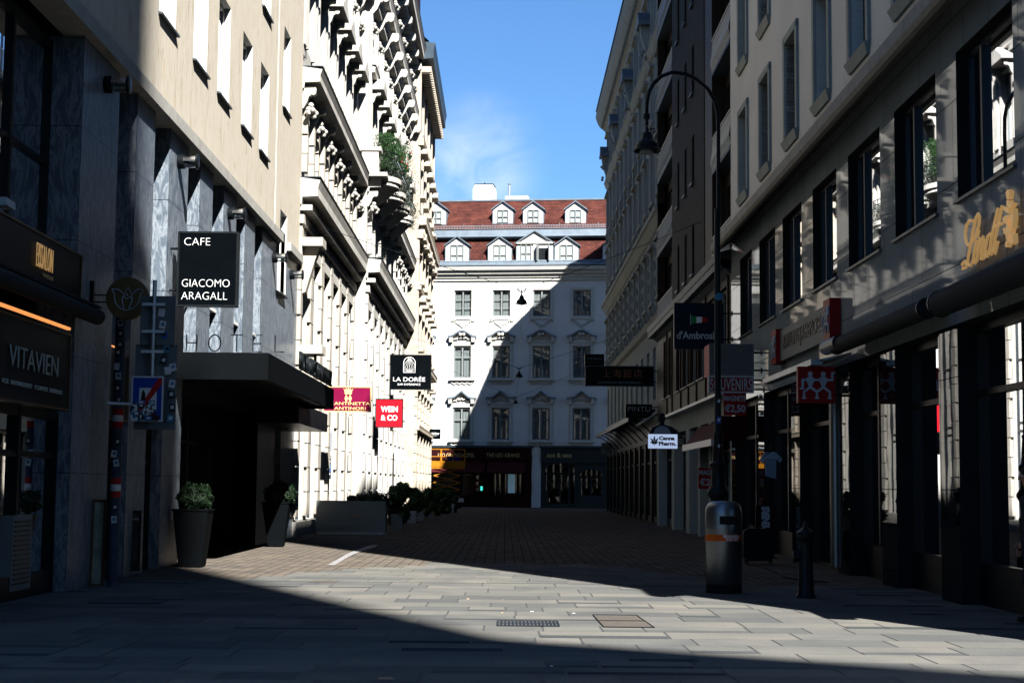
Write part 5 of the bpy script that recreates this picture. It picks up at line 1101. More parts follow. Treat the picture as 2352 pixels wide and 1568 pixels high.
# strokes traced in wall coordinates; local x runs along the street (away from the viewer), so mirrored for reading
def wpt(px, py): q = onX(px, py, 5.9); return (q.y-19.2, .09, q.z-4.7)
OX, OY, K_ = 2180.4, 416.5, .1445
def zp(a_, b2): return wpt(OX+a_*K_, OY+b2*K_)
strokes = [[(375, 628), (320, 625), (275, 700), (255, 830), (265, 950), (300, 1015), (345, 1000), (420, 880), (470, 700), (482, 560), (462, 515), (425, 580), (385, 760), (350, 960), (310, 1160), (290, 1290)], [(468, 780), (450, 890)], [(290, 1290), (250, 1270), (205, 1320), (215, 1390), (265, 1370), (275, 1310), (340, 1340), (375, 1270)], [(440, 940), (400, 1110), (375, 1290), (410, 1300), (440, 1230)],
    [(495, 900), (460, 1080), (435, 1280)], [(440, 1230), (490, 1010), (540, 880), (560, 930), (520, 1100), (505, 1240), (540, 1230), (580, 1100)], [(660, 830), (610, 880), (575, 1060), (575, 1210), (610, 1190), (650, 1050)], [(775, 430), (720, 680), (665, 930), (635, 1170), (670, 1160), (700, 1080)], [(840, 390), (790, 640), (730, 900), (695, 1120), (730, 1145), (775, 960)], [(720, 730), (840, 670)]]
for st in strokes:
    mb = MB(); P2 = [Vector(zp(*p)) for p in st]; mb.tube(P2, .021, 8)
    mb.v = [(v_[0], .05+(v_[1]-.09)*1.0+.03, v_[2]) for v_ in mb.v]
    mb.build('letter_stroke', 'gold_added_glow', ls, True)
emb = [[(905, 180), (935, 128), (970, 160), (955, 280), (925, 290)], [(920, 300), (960, 300), (955, 400), (920, 390)], [(862, 400), (905, 400), (935, 450), (985, 330), (1020, 350), (1000, 400), (960, 440), (950, 515), (915, 490), (870, 450)], [(915, 540), (960, 530), (960, 600), (925, 680), (875, 660), (855, 600), (880, 560)], [(960, 590), (1025, 430), (1032, 600), (1015, 740), (985, 780), (955, 700)], [(925, 620), (985, 560), (990, 760), (985, 900), (935, 1000), (905, 880), (915, 720)], [(860, 740), (885, 750), (915, 830), (880, 840)], [(985, 820), (1025, 830), (1030, 980), (985, 1010), (950, 960), (960, 880)], [(905, 950), (935, 980), (930, 1050), (895, 1040)]]
for pg in emb:
    mb = MB(); P2 = [zp(*p) for p in pg]; mb.prism([(p[0], p[2]) for p in P2], lambda u, v_, q: (u, q, v_), .03, .09); mb.build('dragon_emblem', 'gold_added_glow', ls)
# round lotus sign
q = onY(292, 685, 22.4); o = thing('round_sign', 'round dark bronze sign with a pale lotus outline on a wall bracket', 'sign', tuple(q), 0)
mb = MB(); mb.lathe([(0, 0), (.30, 0), (.31, .01), (.31, .1), (0, .1)], n=36, axis='y'); mb.build('disc', 'bronze_trim', o, True)
mb = MB(); f = lambda L_: [((u-322)/215*.31, -.012, -(v_-290)/215*.31) for u, v_ in L_]
for L_ in ([(170, 200), (235, 200), (290, 250), (330, 180), (370, 250), (425, 200), (492, 205), (455, 250), (440, 330), (400, 385), (345, 408), (320, 410), (295, 408), (245, 385), (205, 330), (195, 250), (170, 200)], [(290, 255), (272, 310), (295, 395)], [(368, 255), (375, 310), (345, 395)], [(275, 290), (300, 275), (320, 300), (345, 275), (370, 290)]): mb.tube(f(L_), .0075, 5)
mb.lathe([(0, 0), (.016, 0), (.016, .01), (0, .01)], ((322-322)/700, -.018, .055), 10, 'y'); mb.build('lotus_emblem', 'zinc_light', o)
mb = MB(); [mb.tube([(-.29, .05, z), (-6-q.x+.02, .05, z)], .012, 5) for z in (.05, -.05)]; mb.box(-6-q.x+.0, -6-q.x+.06, .0, .1, -.3, .25); mb.build('bracket', 'dark_metal', o)
# CCTV
q = onX(14, 468, -5.75); o = thing('security_camera', 'white bullet security camera above the ice cream shop fascia', 'camera', tuple(q)); mb = MB(); mb.hexa([(-.06, -.16, -.04), (.06, -.16, -.04), (.06, .16, -.05), (-.06, .16, -.05), (-.05, -.16, .05), (.05, -.16, .05), (.05, .18, .04), (-.05, .18, .04)]); mb.build('housing', 'galvanised', o); mb = MB(); mb.tube([(0, .0, -.04), (-.1, .0, -.1), (-.2, 0, -.1)], .02, 6); mb.build('bracket', 'galvanised', o)
# striped sticker pole and the two-panel traffic sign
q = onZ(258, 1347); o = thing('street_pole', 'slim dark pole covered in stickers with two red and white tape bands', 'pole', tuple(q)); pr = .075
mb = MB(); mb.tube([(0, 0, 0), (0, 0, 3.95)], pr, 14); mb.lathe([(pr, 3.95), (.06, 4.0), (0, 4.01)], n=14); mb.build('shaft', 'sign_pole', o, True)
for z0 in (1.28, 2.28):
    for k, mt in enumerate(('tape_red', 'white_dim', 'tape_red')): mb = MB(); mb.lathe([(pr+.001, z0+k*.095), (pr+.003, z0+k*.095), (pr+.003, z0+k*.095+.093), (pr+.001, z0+k*.095+.093)], n=14); mb.build('tape_band', mt, o, True)
def stickers(parent, spots, y, seed=1):
    rnd = random.Random(seed)
    for (x, z, sw, sh_) in spots:
        mt = rnd.choice(['white_dim', 'white_dim', 'sticker_blue', 'sticker_dark', 'sticker_teal', 'leo_awning', 'sticker_dark']); a = rnd.uniform(-.25, .25); mb = MB()
        c_, s_ = math.cos(a), math.sin(a); y_ = y-rnd.uniform(.001, .004); mb.quad(*[(x+u*c_-v_*s_, y_, z+u*s_+v_*c_) for u, v_ in ((-sw/2, -sh_/2), (sw/2, -sh_/2), (sw/2, sh_/2), (-sw/2, sh_/2))]); st = mb.build('sticker', mt, parent)
        mb = MB(); y2 = y_-.0012
        mb.quad(*[(x+u*c_-v_*s_, y2, z+u*s_+v_*c_) for u, v_ in ((-sw*.3, -sh_*.1), (sw*.25, -sh_*.2), (sw*.3, sh_*.3), (-sw*.2, sh_*.25))]); mb.build('print', rnd.choice(['sticker_dark', 'white_dim', 'sticker_teal']) if mt != 'sticker_dark' else 'white_dim', st)
rnd = random.Random(5); stickers(o, [(rnd.uniform(-.02, .03), .95+k*.16+rnd.uniform(-.03, .03), .08, .1) for k in range(19) if not (1.2 < .95+k*.16 < 1.62 or 2.2 < .95+k*.16 < 2.62)], -pr-.001, 3)
o = thing('traffic_sign', 'blue zone sign with red diagonal bar, plastered with stickers, below two grey sign backs', 'traffic sign', (onY(340, 900, 22.0).x, 22.0, 0))
P0 = Vector(o.location)
def rel(px, py, Y): q = onY(px, py, Y)-P0; return q
xp = rel(350, 900, 22.1).x
mb = MB(); mb.tube([(xp, .05, rel(350, 940, 22.1).z), (xp, .05, 4.35)], .03, 10); mb.tube([(xp, .05, rel(350, 930, 22.1).z), (rel(262, 930, 22.1).x, -.3, rel(350, 930, 22.1).z)], .02, 6); mb.build('post', 'galvanised', o, True)
for (a0, b0, a1, b1, yy) in ((317, 678, 400, 790, 22.0), (302, 790, 404, 985, 22.04)):
    a_, c_ = rel(a0, b1, yy), rel(a1, b0, yy); mb = MB(); mb.box(a_.x, c_.x, yy-22+.1, yy-22+.12, a_.z, c_.z); mb.build('sign_back', 'sign_grey', o)
a_, c_ = rel(300, 967, 21.9), rel(376, 864, 21.9)
mb = MB(); mb.box(a_.x, c_.x, -.1, -.085, a_.z, c_.z); pn = mb.build('rim', 'white_dim', o); g = .02
mb = MB(); mb.box(a_.x+g, c_.x-g, -.104, -.1, a_.z+g, c_.z-g); mb.build('face', 'sign_blue', o)
Wd, Ht = c_.x-a_.x, c_.z-a_.z; fx = lambda u: a_.x+Wd*u; fz = lambda v_: a_.z+Ht*v_
mb = MB(); mb.box(fx(.25), fx(.8), -.107, -.1045, fz(.25), fz(.74)); mb.build('inner_panel', 'white_dim', o)
mb = MB(); mb.prism([(fx(.04), fz(.06)), (fx(.16), fz(.05)), (fx(.96), fz(.83)), (fx(.96), fz(.96)), (fx(.84), fz(.96))], lambda u, v_, w2: (u, w2, v_), -.110, -.1075); mb.build('red_bar', 'tape_red', o)
mb = MB(); mb.prism([(fx(.3), fz(.45)), (fx(.45), fz(.45)), (fx(.44), fz(.62)), (fx(.39), fz(.7)), (fx(.34), fz(.66))], lambda u, v_, w2: (u, w2, v_), -.1135, -.111); mb.build('pictogram', 'shop_black', o)
rnd = random.Random(9); stickers(o, [(fx(rnd.uniform(.1, .9)), fz(rnd.uniform(.06, .42)), rnd.uniform(.06, .12), rnd.uniform(.05, .1)) for k in range(26)], -.115, 8)
q1 = [rel(px, py, 22.0) for px, py in ((368, 716), (370, 744), (374, 768), (380, 800), (372, 826), (382, 850), (392, 880), (390, 905), (392, 935), (388, 960), (394, 842))]; stickers(o, [(p.x, p.z, .09, .11) for p in q1], .095, 4)
mb = MB(); [mb.box(xp-.16, xp+.16, .02, .06, rel(350, y_, 22.1).z-.02, rel(350, y_, 22.1).z+.02) for y_ in (700, 762, 808)]; mb.build('clamp', 'galvanised', o)
# gooseneck street lamp
q = onZ(1650, 1322); LP = q
o = thing('street_lamp', 'tall dark cast iron street lamp with a gooseneck arm and bell shade', 'street lamp', tuple(q))
def lz(py): return onY(1650, py, q.y).z
z_a, z_b, zt_ = lz(1190), lz(1130), lz(163)
Z = lambda py: lz(py)
mb = MB(); mb.lathe([(.0, 0), (.24, 0), (.24, .1), (.2, .14), (.2, .5), (.22, .54), (.17, .62), (.15, Z(1195)), (.16, Z(1185)), (.13, Z(1178)), (.12, Z(1150)), (.19, Z(1135)), (.19, Z(1128)), (.13, Z(1115)), (.115, Z(1080)), (.15, Z(1070)), (.15, Z(1064)), (.1, Z(1058)), (.075, Z(1000)), (.085, Z(995)), (.062, Z(990)), (.054, Z(900)), (.052, Z(600)), (.050, Z(482)), (.04, Z(478)), (0, Z(476))], n=20); mb.build('column', 'cast_iron', o, True)
arc = [onY(*p, q.y)-q for p in ((1650, 480), (1650, 300), (1649, 265), (1643, 235), (1626, 205), (1600, 183), (1575, 170), (1545, 166), (1520, 175), (1503, 190), (1491, 210), (1486, 235), (1485, 262), (1485, 270))]
mb = MB(); mb.tube(arc, .034, 10); mb.build('gooseneck', 'cast_iron', o, True)
hd = onY(1486, 348, q.y)-q; s_ = .0070*q.y/25
def bell(parent, c, k, glassy=True):
    prof = [(.0, 1.02), (.06, 1.0), (.07, .93), (.075, .82), (.1, .80), (.17, .76), (.21, .66), (.235, .56), (.27, .46), (.33, .42), (.42, .34), (.47, .24), (.48, .12), (.54, .07), (.56, .03), (.55, .0), (.47, .02), (.40, .2), (.2, .5)]
    mb = MB(); mb.lathe([(r_*k, z*k) for r_, z in prof], c, 24); mb.build('bell_shade', 'cast_iron', parent, True)
    mb = MB(); mb.lathe([(.28*k, .06*k), (.30*k, .0), (.29*k, -.08*k), (.0, -.1*k)], c, 20); mb.build('lamp_glass', 'lamp_glass', parent, True)
k_ = 65/3600*q.y/1.12
bell(o, tuple(hd), k_)
mb = MB(); mb.tube([arc[-1], (hd.x, hd.y, hd.z+1.05*k_)], .03, 8); mb.tube([(hd.x+.05, 0, hd.z+.9*k_), (hd.x+.13, 0, hd.z+.93*k_), (hd.x+.15, 0, hd.z+.82*k_), (hd.x+.1, 0, hd.z+.74*k_)], .012, 6); mb.lathe([(.05, 0), (.06, .02), (.06, .08), (.045, .1)], (arc[-1].x, 0, arc[-1].z-.03), 12); mb.build('joint', 'cast_iron', o, True)
q2 = rel
mb = MB(); c0_ = onY(1651, 681, q.y-.08)-q; mb.lathe([(0, 0), (.07, 0), (.07, .01), (0, .012)], (c0_.x, -.085, c0_.z), 16, 'y'); mb.build('sticker', 'sticker_teal', o)
stickers(o, [(0, Z(y_), .07, .12) for y_ in (922, 965, 1025, 1040)], -.1, 12)
# lamps hung on wires over the street
def wire(a_, b2, sag, r_=.011):
    pts = [Vector(a_).lerp(Vector(b2), t_/14) for t_ in range(15)]; return [(p.x, p.y, p.z-sag*4*(i/14)*(1-i/14)) for i, p in enumerate(pts)]
hung = [((1198, 698), 48, .38, 'largest hanging bell lamp on a wire in front of the white house, highest of three', (-6, 9.2), (6, 9.4)), ((1192, 866), 76, .38, 'middle hanging bell lamp, directly under the highest one, below the second floor windows', (-5.5, 8.6), (6.3, 8.8)), ((1184, 926), 98, .34, 'smallest hanging bell lamp, lowest of three, just above the window hoods', (-4.9, 9.0), (6.3, 9.1))]
for i, ((px, py), Y, dia, lab, lft, rgt) in enumerate(hung):
    q = onY(px, py, Y); o = thing('hanging_lamp', lab, 'lamp', tuple(q), 0, 'bell lamps hung over the street'); k_ = {0: 28, 1: 18.5, 2: 12.5}[i]/3600*Y/1.12; bell(o, (0, 0, 0), k_)
    top = 1.3*k_; mb = MB(); mb.tube([(0, 0, .95*k_), (0, 0, top)], .02, 6); mb.tube([(-.42*k_, 0, 1.38*k_), (-.2*k_, 0, 1.18*k_), (0, 0, 1.12*k_), (.2*k_, 0, 1.18*k_), (.42*k_, 0, 1.38*k_)], .02, 6); mb.build('hanger', 'cast_iron', o)
    mb = MB(); c_ = Vector((0, 0, 1.3*k_)); mb.tube(wire((lft[0]-q.x, 0, lft[1]-q.z+.3), c_, .05), .009, 4); mb.tube(wire(c_, (rgt[0]-q.x, 0, rgt[1]-q.z+.3), .05), .009, 4)
    if i < 2: n_ = onY(*hung[i+1][0], hung[i+1][1])-q; mb.tube(wire((0, 0, .0), (n_.x, n_.y, n_.z+.5), .1), .009, 4)
    mb.build('wire', 'cast_iron', o)
# steel litter bin
q = onZ(1662.5, 1361); k_ = q.y/3600; rb = 41.5*k_; hb = onY(1662, 1150, q.y).z
o = thing('litter_bin', 'brushed steel litter bin with domed hood and an orange band', 'litter bin', tuple(q))
mb = MB(); zz = lambda py: onY(1662, py, q.y).z
mb.lathe([(0, 0), (rb*.98, 0), (rb*.98, zz(1340)), (0, zz(1340))], n=32); mb.build('base', 'rubber', o, True)
mb = MB(); n = 32; z0_, z1_ = zz(1340), zz(1192)
mb.lathe([(rb*.97, z0_), (rb, z0_+.01), (rb, z1_)], n=32); mb.build('body', 'steel', o, True)
mb = MB(); prof = [(rb*1.01, zz(1212)), (rb*1.01, zz(1180)), (rb*.97, zz(1165)), (rb*.85, zz(1156)), (rb*.6, zz(1151)), (0, zz(1149))]
mb.lathe(prof, n=32); mb.build('hood', 'steel', o, True)
mb = MB(); pts = [(-rb*.36, zz(1202)), (rb*.66, zz(1202)), (rb*.66, zz(1184)), (rb*.2, zz(1181)), (-.1*rb, zz(1181)), (-rb*.36, zz(1183))]
def bend(u, v_, w2): a_ = u/rb/1.03; return (rb*(1.0+w2)*math.sin(a_), -rb*(1.0+w2)*math.cos(a_), v_)
for i in range(8):
    u0, u1 = -rb*.36+rb*1.02*i/8, -rb*.36+rb*1.02*(i+1)/8; mb.hexa([bend(u0, zz(1203), .005), bend(u1, zz(1203), .005), bend(u1, zz(1203), .02), bend(u0, zz(1203), .02), bend(u0, zz(1184), .005), bend(u1, zz(1184), .005), bend(u1, zz(1184), .02), bend(u0, zz(1184), .02)])
mb.build('slot', 'interior_shade', o)
mb = MB(); mb.lathe([(rb*1.002, zz(1241)), (rb*1.006, zz(1241)), (rb*1.006, zz(1226)), (rb*1.002, zz(1226))], n=32); bnd = mb.build('band', 'orange_tape', o, True)
for s_, zc, fw, fh in (('Misttelefon', 1229.5, 1.0, .055), ('546 48', 1237, .75, .05)):
    me = text_mesh(s_, .1, 'white_dim', bold=.002); xs_ = [v.co.x for v in me.vertices]; zs2 = [v.co.z for v in me.vertices]; kx = fw*rb/(max(xs_)-min(xs_)); kz = fh/(max(zs2)-min(zs2)); mx_ = (max(xs_)+min(xs_))/2; mz_ = (max(zs2)+min(zs2))/2
    for v in me.vertices: u = (v.co.x-mx_)*kx+rb*.35; v.co = Vector(bend(u, (v.co.z-mz_)*kz, .012+v.co.y*.1))
    link('lettering', me, o, (0, 0, zz(zc)))
# hydrant
q = onZ(1851, 1373); k_ = q.y/3600; o = thing('hydrant', 'black cast iron hydrant pillar with capped side outlet', 'hydrant', tuple(q)); zz = lambda py: onY(1851, py, q.y).z
mb = MB(); mb.lathe([(0, 0), (22*k_, 0), (22*k_, .03), (19*k_, .06), (16*k_, zz(1300)), (14*k_, zz(1262)), (13*k_, zz(1245)), (15*k_, zz(1241)), (20*k_, zz(1236)), (21*k_, zz(1228)), (21*k_, zz(1222)), (15*k_, zz(1218)), (10*k_, zz(1214)), (6*k_, zz(1210)), (5*k_, zz(1203)), (3*k_, zz(1197)), (0, zz(1195))], n=20); mb.build('pillar', 'cast_iron', o, True)
mb = MB(); mb.tube([(-8*k_, 0, zz(1278)), (-26*k_, 0, zz(1278))], 11*k_, 14); mb.lathe([(0, -.03), (14*k_, -.02), (14*k_, .02), (0, .03)], (-26*k_, 0, zz(1278)), 14, 'x'); mb.build('outlet', 'cast_iron', o, True)
mb = MB(); mb.tube([(2*k_, -12*k_, zz(1268)), (2*k_, -19*k_, zz(1268))], 5*k_, 12); mb.build('valve_cap', 'cast_iron', o, True)
# suitcase, T shirt, vertical banner
q = onZ(1741, 1296); k_ = q.y/3600; o = thing('suitcase', 'black wheeled suitcase standing by the souvenir shop', 'suitcase', tuple(q)); hw = 35*k_; hh = 82*k_
mb = MB(); rr = .12; poly = [(-hw+rr*(1-math.cos(a_)), .08+rr*(1-math.sin(a_))) for a_ in (R(0), R(30), R(60), R(90))]+[(hw-rr*(1-math.cos(a_)), .08+rr*(1-math.sin(a_))) for a_ in (R(90), R(60), R(30), R(0))]+[(hw-rr*(1-math.cos(a_)), hh-rr*(1-math.sin(a_))) for a_ in (R(0), R(30), R(60), R(90))]+[(-hw+rr*(1-math.cos(a_)), hh-rr*(1-math.sin(a_))) for a_ in (R(90), R(60), R(30), R(0))]
mb.prism(poly, lambda u, v_, w2: (u, w2, v_), -.13, .13); mb.build('case', 'rubber', o); mb = MB(); [mb.box(-hw+.06, hw-.06, -.138, -.131, z, z+.012) for z in (.3, .52)]; mb.build('zip', 'dark_metal', o); mb = MB(); mb.tube([(-.1, 0, hh), (-.1, 0, hh+.03), (.1, 0, hh+.03), (.1, 0, hh)], .015, 6); mb.build('handle', 'dark_metal', o)
for sx in (-1, 1):
    for sy in (-1, 1): mb = MB(); mb.lathe([(0, -.015), (.035, -.015), (.035, .015), (0, .015)], (sx*(hw-.07), sy*.1, .035), 12, 'x'); mb.box(sx*(hw-.07)-.03, sx*(hw-.07)+.03, sy*.1-.02, sy*.1+.02, .05, .1); mb.build('wheel', 'dark_metal', o)
o, w_, h = sign(1736, 1160, 1781, 1262, 34.0, 'banner', 'upright dark red banner with vertical white lettering behind the suitcase', 'leo_red', .04); zb0 = o.location.z-h/2
lt = lettering(o, 'SOUVENIRS', .3, 'zinc_light', (0, -.012, 0), 0, fit=(h*.95, w_*.42), bold=.02); lt.rotation_euler = (0, R(-90), 0)
mb = MB(); mb.box(-.03, .03, .04, .08, -o.location.z, h/2); mb.box(-.2, .2, -.15, .25, -o.location.z, -o.location.z+.03); mb.build('stand', 'dark_metal', o)
q = onY(1769, 1060, 33.0); o = thing('t_shirt', 'pale blue T-shirt hanging on display at the souvenir shop', 't-shirt', tuple(q)); mb = MB(); mb.prism([(-.1, -.3), (.12, -.36), (.13, .05), (.2, -.02), (.25, .06), (.12, .2), (.05, .21), (0, .18), (-.05, .21), (-.12, .2), (-.22, .02), (-.15, -.03), (-.11, .06)], lambda u, v_, w2: (u, w2+.03*math.sin(u*20), v_), -.03, .03); mb.build('shirt', 'light_cloth', o); mb = MB(); mb.tube([(0, 0, .2), (0, 0, .34), (.03, 0, .37)], .006, 5); mb.build('hanger', 'dark_metal', o)
# cable lying on the ground
mb = MB(); pts = [onZ(px, py, .02) for px, py in ((1720, 1296), (1745, 1300), (1765, 1306), (1785, 1314), (1800, 1325), (1850, 1332), (1900, 1336))]; mb.tube(pts, .012, 6); mb.build('cable', 'rubber', None, label='thin black cable lying across the paving near the hydrant', cat='cable')
# tall planters with clipped balls
def leafball(c, r_, n, sz, squash=.9, seed=0, mat='leaf_box', name='foliage', parent=None, hollow=.55):
    rnd = random.Random(seed); mb = MB()
    for k in range(n):
        v_ = Vector((rnd.gauss(0, 1), rnd.gauss(0, 1), rnd.gauss(0, 1))).normalized(); rad = r_*(hollow+(1-hollow)*rnd.random()**.5)*(1+.08*math.sin(v_.x*7+seed)+.07*math.sin(v_.z*9+v_.y*5)); p = Vector((v_.x*rad, v_.y*rad, v_.z*rad*squash))+Vector(c)
        t1 = Vector((rnd.gauss(0, 1), rnd.gauss(0, 1), rnd.gauss(0, 1))).normalized(); t2 = t1.cross(v_+Vector((.01, .3, .2))).normalized(); s_ = sz*rnd.uniform(.6, 1.3)
        mb.quad(p-t1*s_, p-t2*s_*.45, p+t1*s_, p+t2*s_*.45)
    return mb.build(name, mat, parent)
def pot(px0, px1, pyt, pyb, bx0, bx1, ball, label, Yoff=0):
    b0, b1 = onZ(bx0, pyb), onZ(bx1, pyb); Y = b0.y; t0, t1 = onY(px0, pyt, Y), onY(px1, pyt, Y); o = thing('topiary_planter', label, 'planter', ((b0.x+b1.x)/2, Y+(b1.x-b0.x)/2, 0), 0, 'tall tapered planters at the hotel entrance')
    wb, wt, h = (b1.x-b0.x)/2, (t1.x-t0.x)/2, t0.z; mb = MB(); mb.hexa([(-wb, -wb, .02), (wb, -wb, .02), (wb, wb, .02), (-wb, wb, .02), (-wt, -wt, h), (wt, -wt, h), (wt, wt, h), (-wt, wt, h)]); mb.box(-wt-.015, wt+.015, -wt-.015, wt+.015, h, h+.03); mb.box(-wb+.03, wb-.03, -wb+.03, wb-.03, 0, .02); mb.build('pot', 'anthracite', o)
    a_, c_ = onY(ball[0], ball[3], Y), onY(ball[1], ball[2], Y); r_ = (c_.x-a_.x)/2; cz = (a_.z+c_.z)/2; cx_ = (a_.x+c_.x)/2-o.location.x
    leafball((cx_, 0, cz), r_, 5200, .03, .82, int(px0), 'leaf_box', 'foliage', o); mb = MB(); mb.tube([(0, 0, h), (cx_, 0, cz)], .03, 8); mb.build('stem', 'wood_brown', o)
pot(400, 480, 1172, 1303, 409, 464, (398, 487, 1113, 1178), 'tall tapered black planter with clipped box ball at the near end of the hotel canopy')
pot(606, 667, 1155, 1256, 615, 650, (605, 678, 1111, 1158), 'tall tapered planter with clipped box ball, half sunlit, beyond the hotel doors')
# long metal planter
c0_ = onZ(725, 1226); c1_ = onZ(878, 1230); Y = c0_.y; zt_ = onY(725, 1149, Y).z
o = thing('long_planter', 'long grey metal planter box with low bushes, partly shaded', 'planter', ((c0_.x+c1_.x)/2, Y, 0)); hw = (c1_.x-c0_.x)/2
for nm, bx_ in (('front', (-hw, hw, 0, .03, .08, zt_)), ('back', (-hw, hw, .85, .88, .08, zt_)), ('side', (-hw, -hw+.03, .03, .85, .08, zt_)), ('side', (hw-.03, hw, .03, .85, .08, zt_))): mb = MB(); mb.box(*bx_); mb.build(nm, 'planter_grey', o)
mb = MB(); mb.box(-hw+.02, hw-.02, .02, .86, 0, .08); mb.build('plinth', 'galvanised', o); mb = MB(); mb.box(-hw+.03, hw-.03, .03, .85, zt_-.12, zt_-.08); mb.build('soil', 'soil', o)
mb = MB(); mb.box(-hw-.005, hw+.005, -.006, .0, .22, .235); mb.build('seam', 'planter_grey', o)
lettering(o, 'CAFE', .12, 'gold_paint', (.1, -.008, .55), 0, fit=(.5, .1))
for k, (u, r_) in enumerate(((.25, .26), (.55, .3), (.85, .28), (-.02, .16), (.62, .22))): leafball((u*hw, .45, zt_+.04), r_, 1500, .035, .75, 40+k, 'leaf_box', 'foliage', o, .2)
# row of potted shrubs
SH = [(912, 1216, 34, 1150, 1.05, 'planter_grey'), (903, 1205, 30, 1150, .9, 'wood_brown'), (945, 1202, 26, 1150, 1., 'galvanised'), (962, 1196, 26, 1150, 1.0, 'white_dim'), (985, 1190, 24, 1150, 1.0, 'planter_grey'), (1005, 1184, 22, 1150, 1., 'wood_brown'), (1022, 1180, 20, 1150, 1.0, 'anthracite'), (1036, 1177, 18, 1150, 1.0, 'white_dim')]
names_ = ['first potted shrub after the long metal planter, in a ribbed grey tub', 'potted shrub in a brown tub tucked against the wall behind the first tub', 'potted shrub in a pale metal tub, third along the row', 'potted shrub whose white tub catches the sun', 'potted shrub with yellow green tips in the middle of the row', 'potted shrub in a brown tub before the dark tub', 'potted shrub in a dark tub near the end of the row', 'last potted shrub of the row, in a white tub nearest the corner']
for k, (px, py, wpx, yt, sc_, mt) in enumerate(SH):
    q = onZ(px, py); Y = q.y; w_ = wpx/3600*Y/2*.8; ht = .5*sc_; o = thing('potted_shrub', names_[k], 'shrub', tuple(q), 0, 'shrubs in tubs along the sunlit side')
    mb = MB(); mb.hexa([(-w_*.85, -w_*.85, 0), (w_*.85, -w_*.85, 0), (w_*.85, w_*.85, 0), (-w_*.85, w_*.85, 0), (-w_, -w_, ht), (w_, -w_, ht), (w_, w_, ht), (-w_, w_, ht)]); mb.box(-w_*1.05, w_*1.05, -w_*1.05, w_*1.05, ht-.08, ht)
    for j in range(6): x = -w_*.8+w_*1.6*j/5; mb.box(x-.012, x+.012, -w_*.97-.02, -w_*.9, .04, ht-.1)
    mb.build('tub', mt, o)
    topz = onY(px, 1128+3*k, Y).z; r_ = w_*2.0; cz = (ht+topz)/2
    for j in range(5): a_ = j*1.7+k; leafball((math.cos(a_)*r_*.45, math.sin(a_)*r_*.45, cz+(j-2)*.2), r_*(.62+.12*math.sin(j*2.1+k)), 1500, .055, 1.0, k*7+j, 'leaf_bush', 'foliage', o, .15)
    mb = MB(); [mb.tube([(0, 0, ht-.1), (.1*math.cos(a_), .1*math.sin(a_), cz)], .015, 5) for a_ in (0, 2, 4)]; mb.build('stem', 'wood_brown', o)
# oleanders and trailing plants on the balconies
def bush(px, py, Y, rx, n, label, mat, seed, drop=0.):
    q = onY(px, py, Y); o = thing('balcony_plant', label, 'plant', tuple(q), 0, 'plants on the round balconies'); rnd = random.Random(seed); mb = MB()
    for k in range(n):
        u, v_, t_ = rnd.gauss(0, .42), rnd.gauss(0, .42), rnd.random(); z = (t_-.5)*rx*2.2; p = Vector((u*rx*(1-.3*t_ if drop == 0 else 1), v_*rx, z-drop*abs(u)*.5))
        d1 = Vector((rnd.gauss(0, .5), rnd.gauss(0, .5), rnd.uniform(.1, 1.) if drop == 0 else rnd.uniform(-1, -.1))).normalized(); d2 = d1.cross(Vector((rnd.gauss(0, 1), rnd.gauss(0, 1), .1))).normalized(); l_ = rnd.uniform(.06, .12)
        mb.quad(p, p+d1*l_*.5+d2*.014, p+d1*l_, p+d1*l_*.5-d2*.014)
    mb.build('foliage', mat, o)
    mb = MB(); [mb.tube([(0, 0, -rx*1.1), (rx*.3*math.cos(a_), rx*.3*math.sin(a_), rx*.6)], .012, 5) for a_ in range(6)]; mb.build('stem', 'wood_brown', o)
    return o
b1 = bush(888, 352, 62.0, .66, 5200, 'bushy green oleander on the nearest round balcony', 'leaf_bush', 1)
b2_ = bush(890, 405, 62.2, .6, 3600, 'dark trailing plant hanging through the railing of the nearest round balcony', 'leaf_trail', 2, .5)
b3 = bush(921, 372, 64.9, .62, 2600, 'oleander with a few red blossoms on the second round balcony', 'leaf_bush', 3)
mb = MB(); rnd = random.Random(4)
for k in range(16): p = Vector((rnd.gauss(.2, .2), rnd.gauss(0, .2), rnd.gauss(.0, .25))); mb.quad(p, p+Vector((.04, 0, .02)), p+Vector((.03, .01, .06)), p+Vector((-.01, 0, .04)))
mb.build('blossom', 'petal', b3)
b4 = bush(925, 435, 66.5, .6, 2400, 'grey green trailing plant on the second and third balcony railings', 'leaf_trail', 5, .4)
b5 = bush(936, 490, 70.4, .55, 1800, 'sparse trailing plant on the last round balcony', 'leaf_trail', 6, .4)
# round sign back on a pole beyond the hotel
q = onZ(706, 1214); Y = q.y; o = thing('no_entry_sign', 'round white sign back on a bracketed pole in the sun beyond the hotel canopy', 'traffic sign', (q.x, Y, 0)); c_ = onY(703, 1006, Y)-Vector((q.x, Y, 0))
mb = MB(); mb.lathe([(0, 0), (20/3600*Y, 0), (20/3600*Y, .015), (0, .015)], (c_.x, .05, c_.z), 28, 'y'); mb.build('disc', 'white_paint', o, True); mb = MB(); mb.tube([(c_.x+.02, 0, c_.z-.45), (c_.x+.02, 0, c_.z+.35)], .035, 10); mb.tube([(c_.x, 0, c_.z+.1), (-5.98-q.x, 0, c_.z+.1)], .02, 6); mb.tube([(c_.x, 0, c_.z-.3), (-5.98-q.x, 0, c_.z-.3)], .02, 6); mb.tube([(-5.9-q.x, 0, c_.z+.2), (-5.9-q.x, 0, c_.z-1.35)], .045, 8); mb.build('pole', 'galvanised', o, True)
stickers(o, [(-5.9-q.x, c_.z-.5-k*.14, .08, .12) for k in range(6)], -.05, 21)
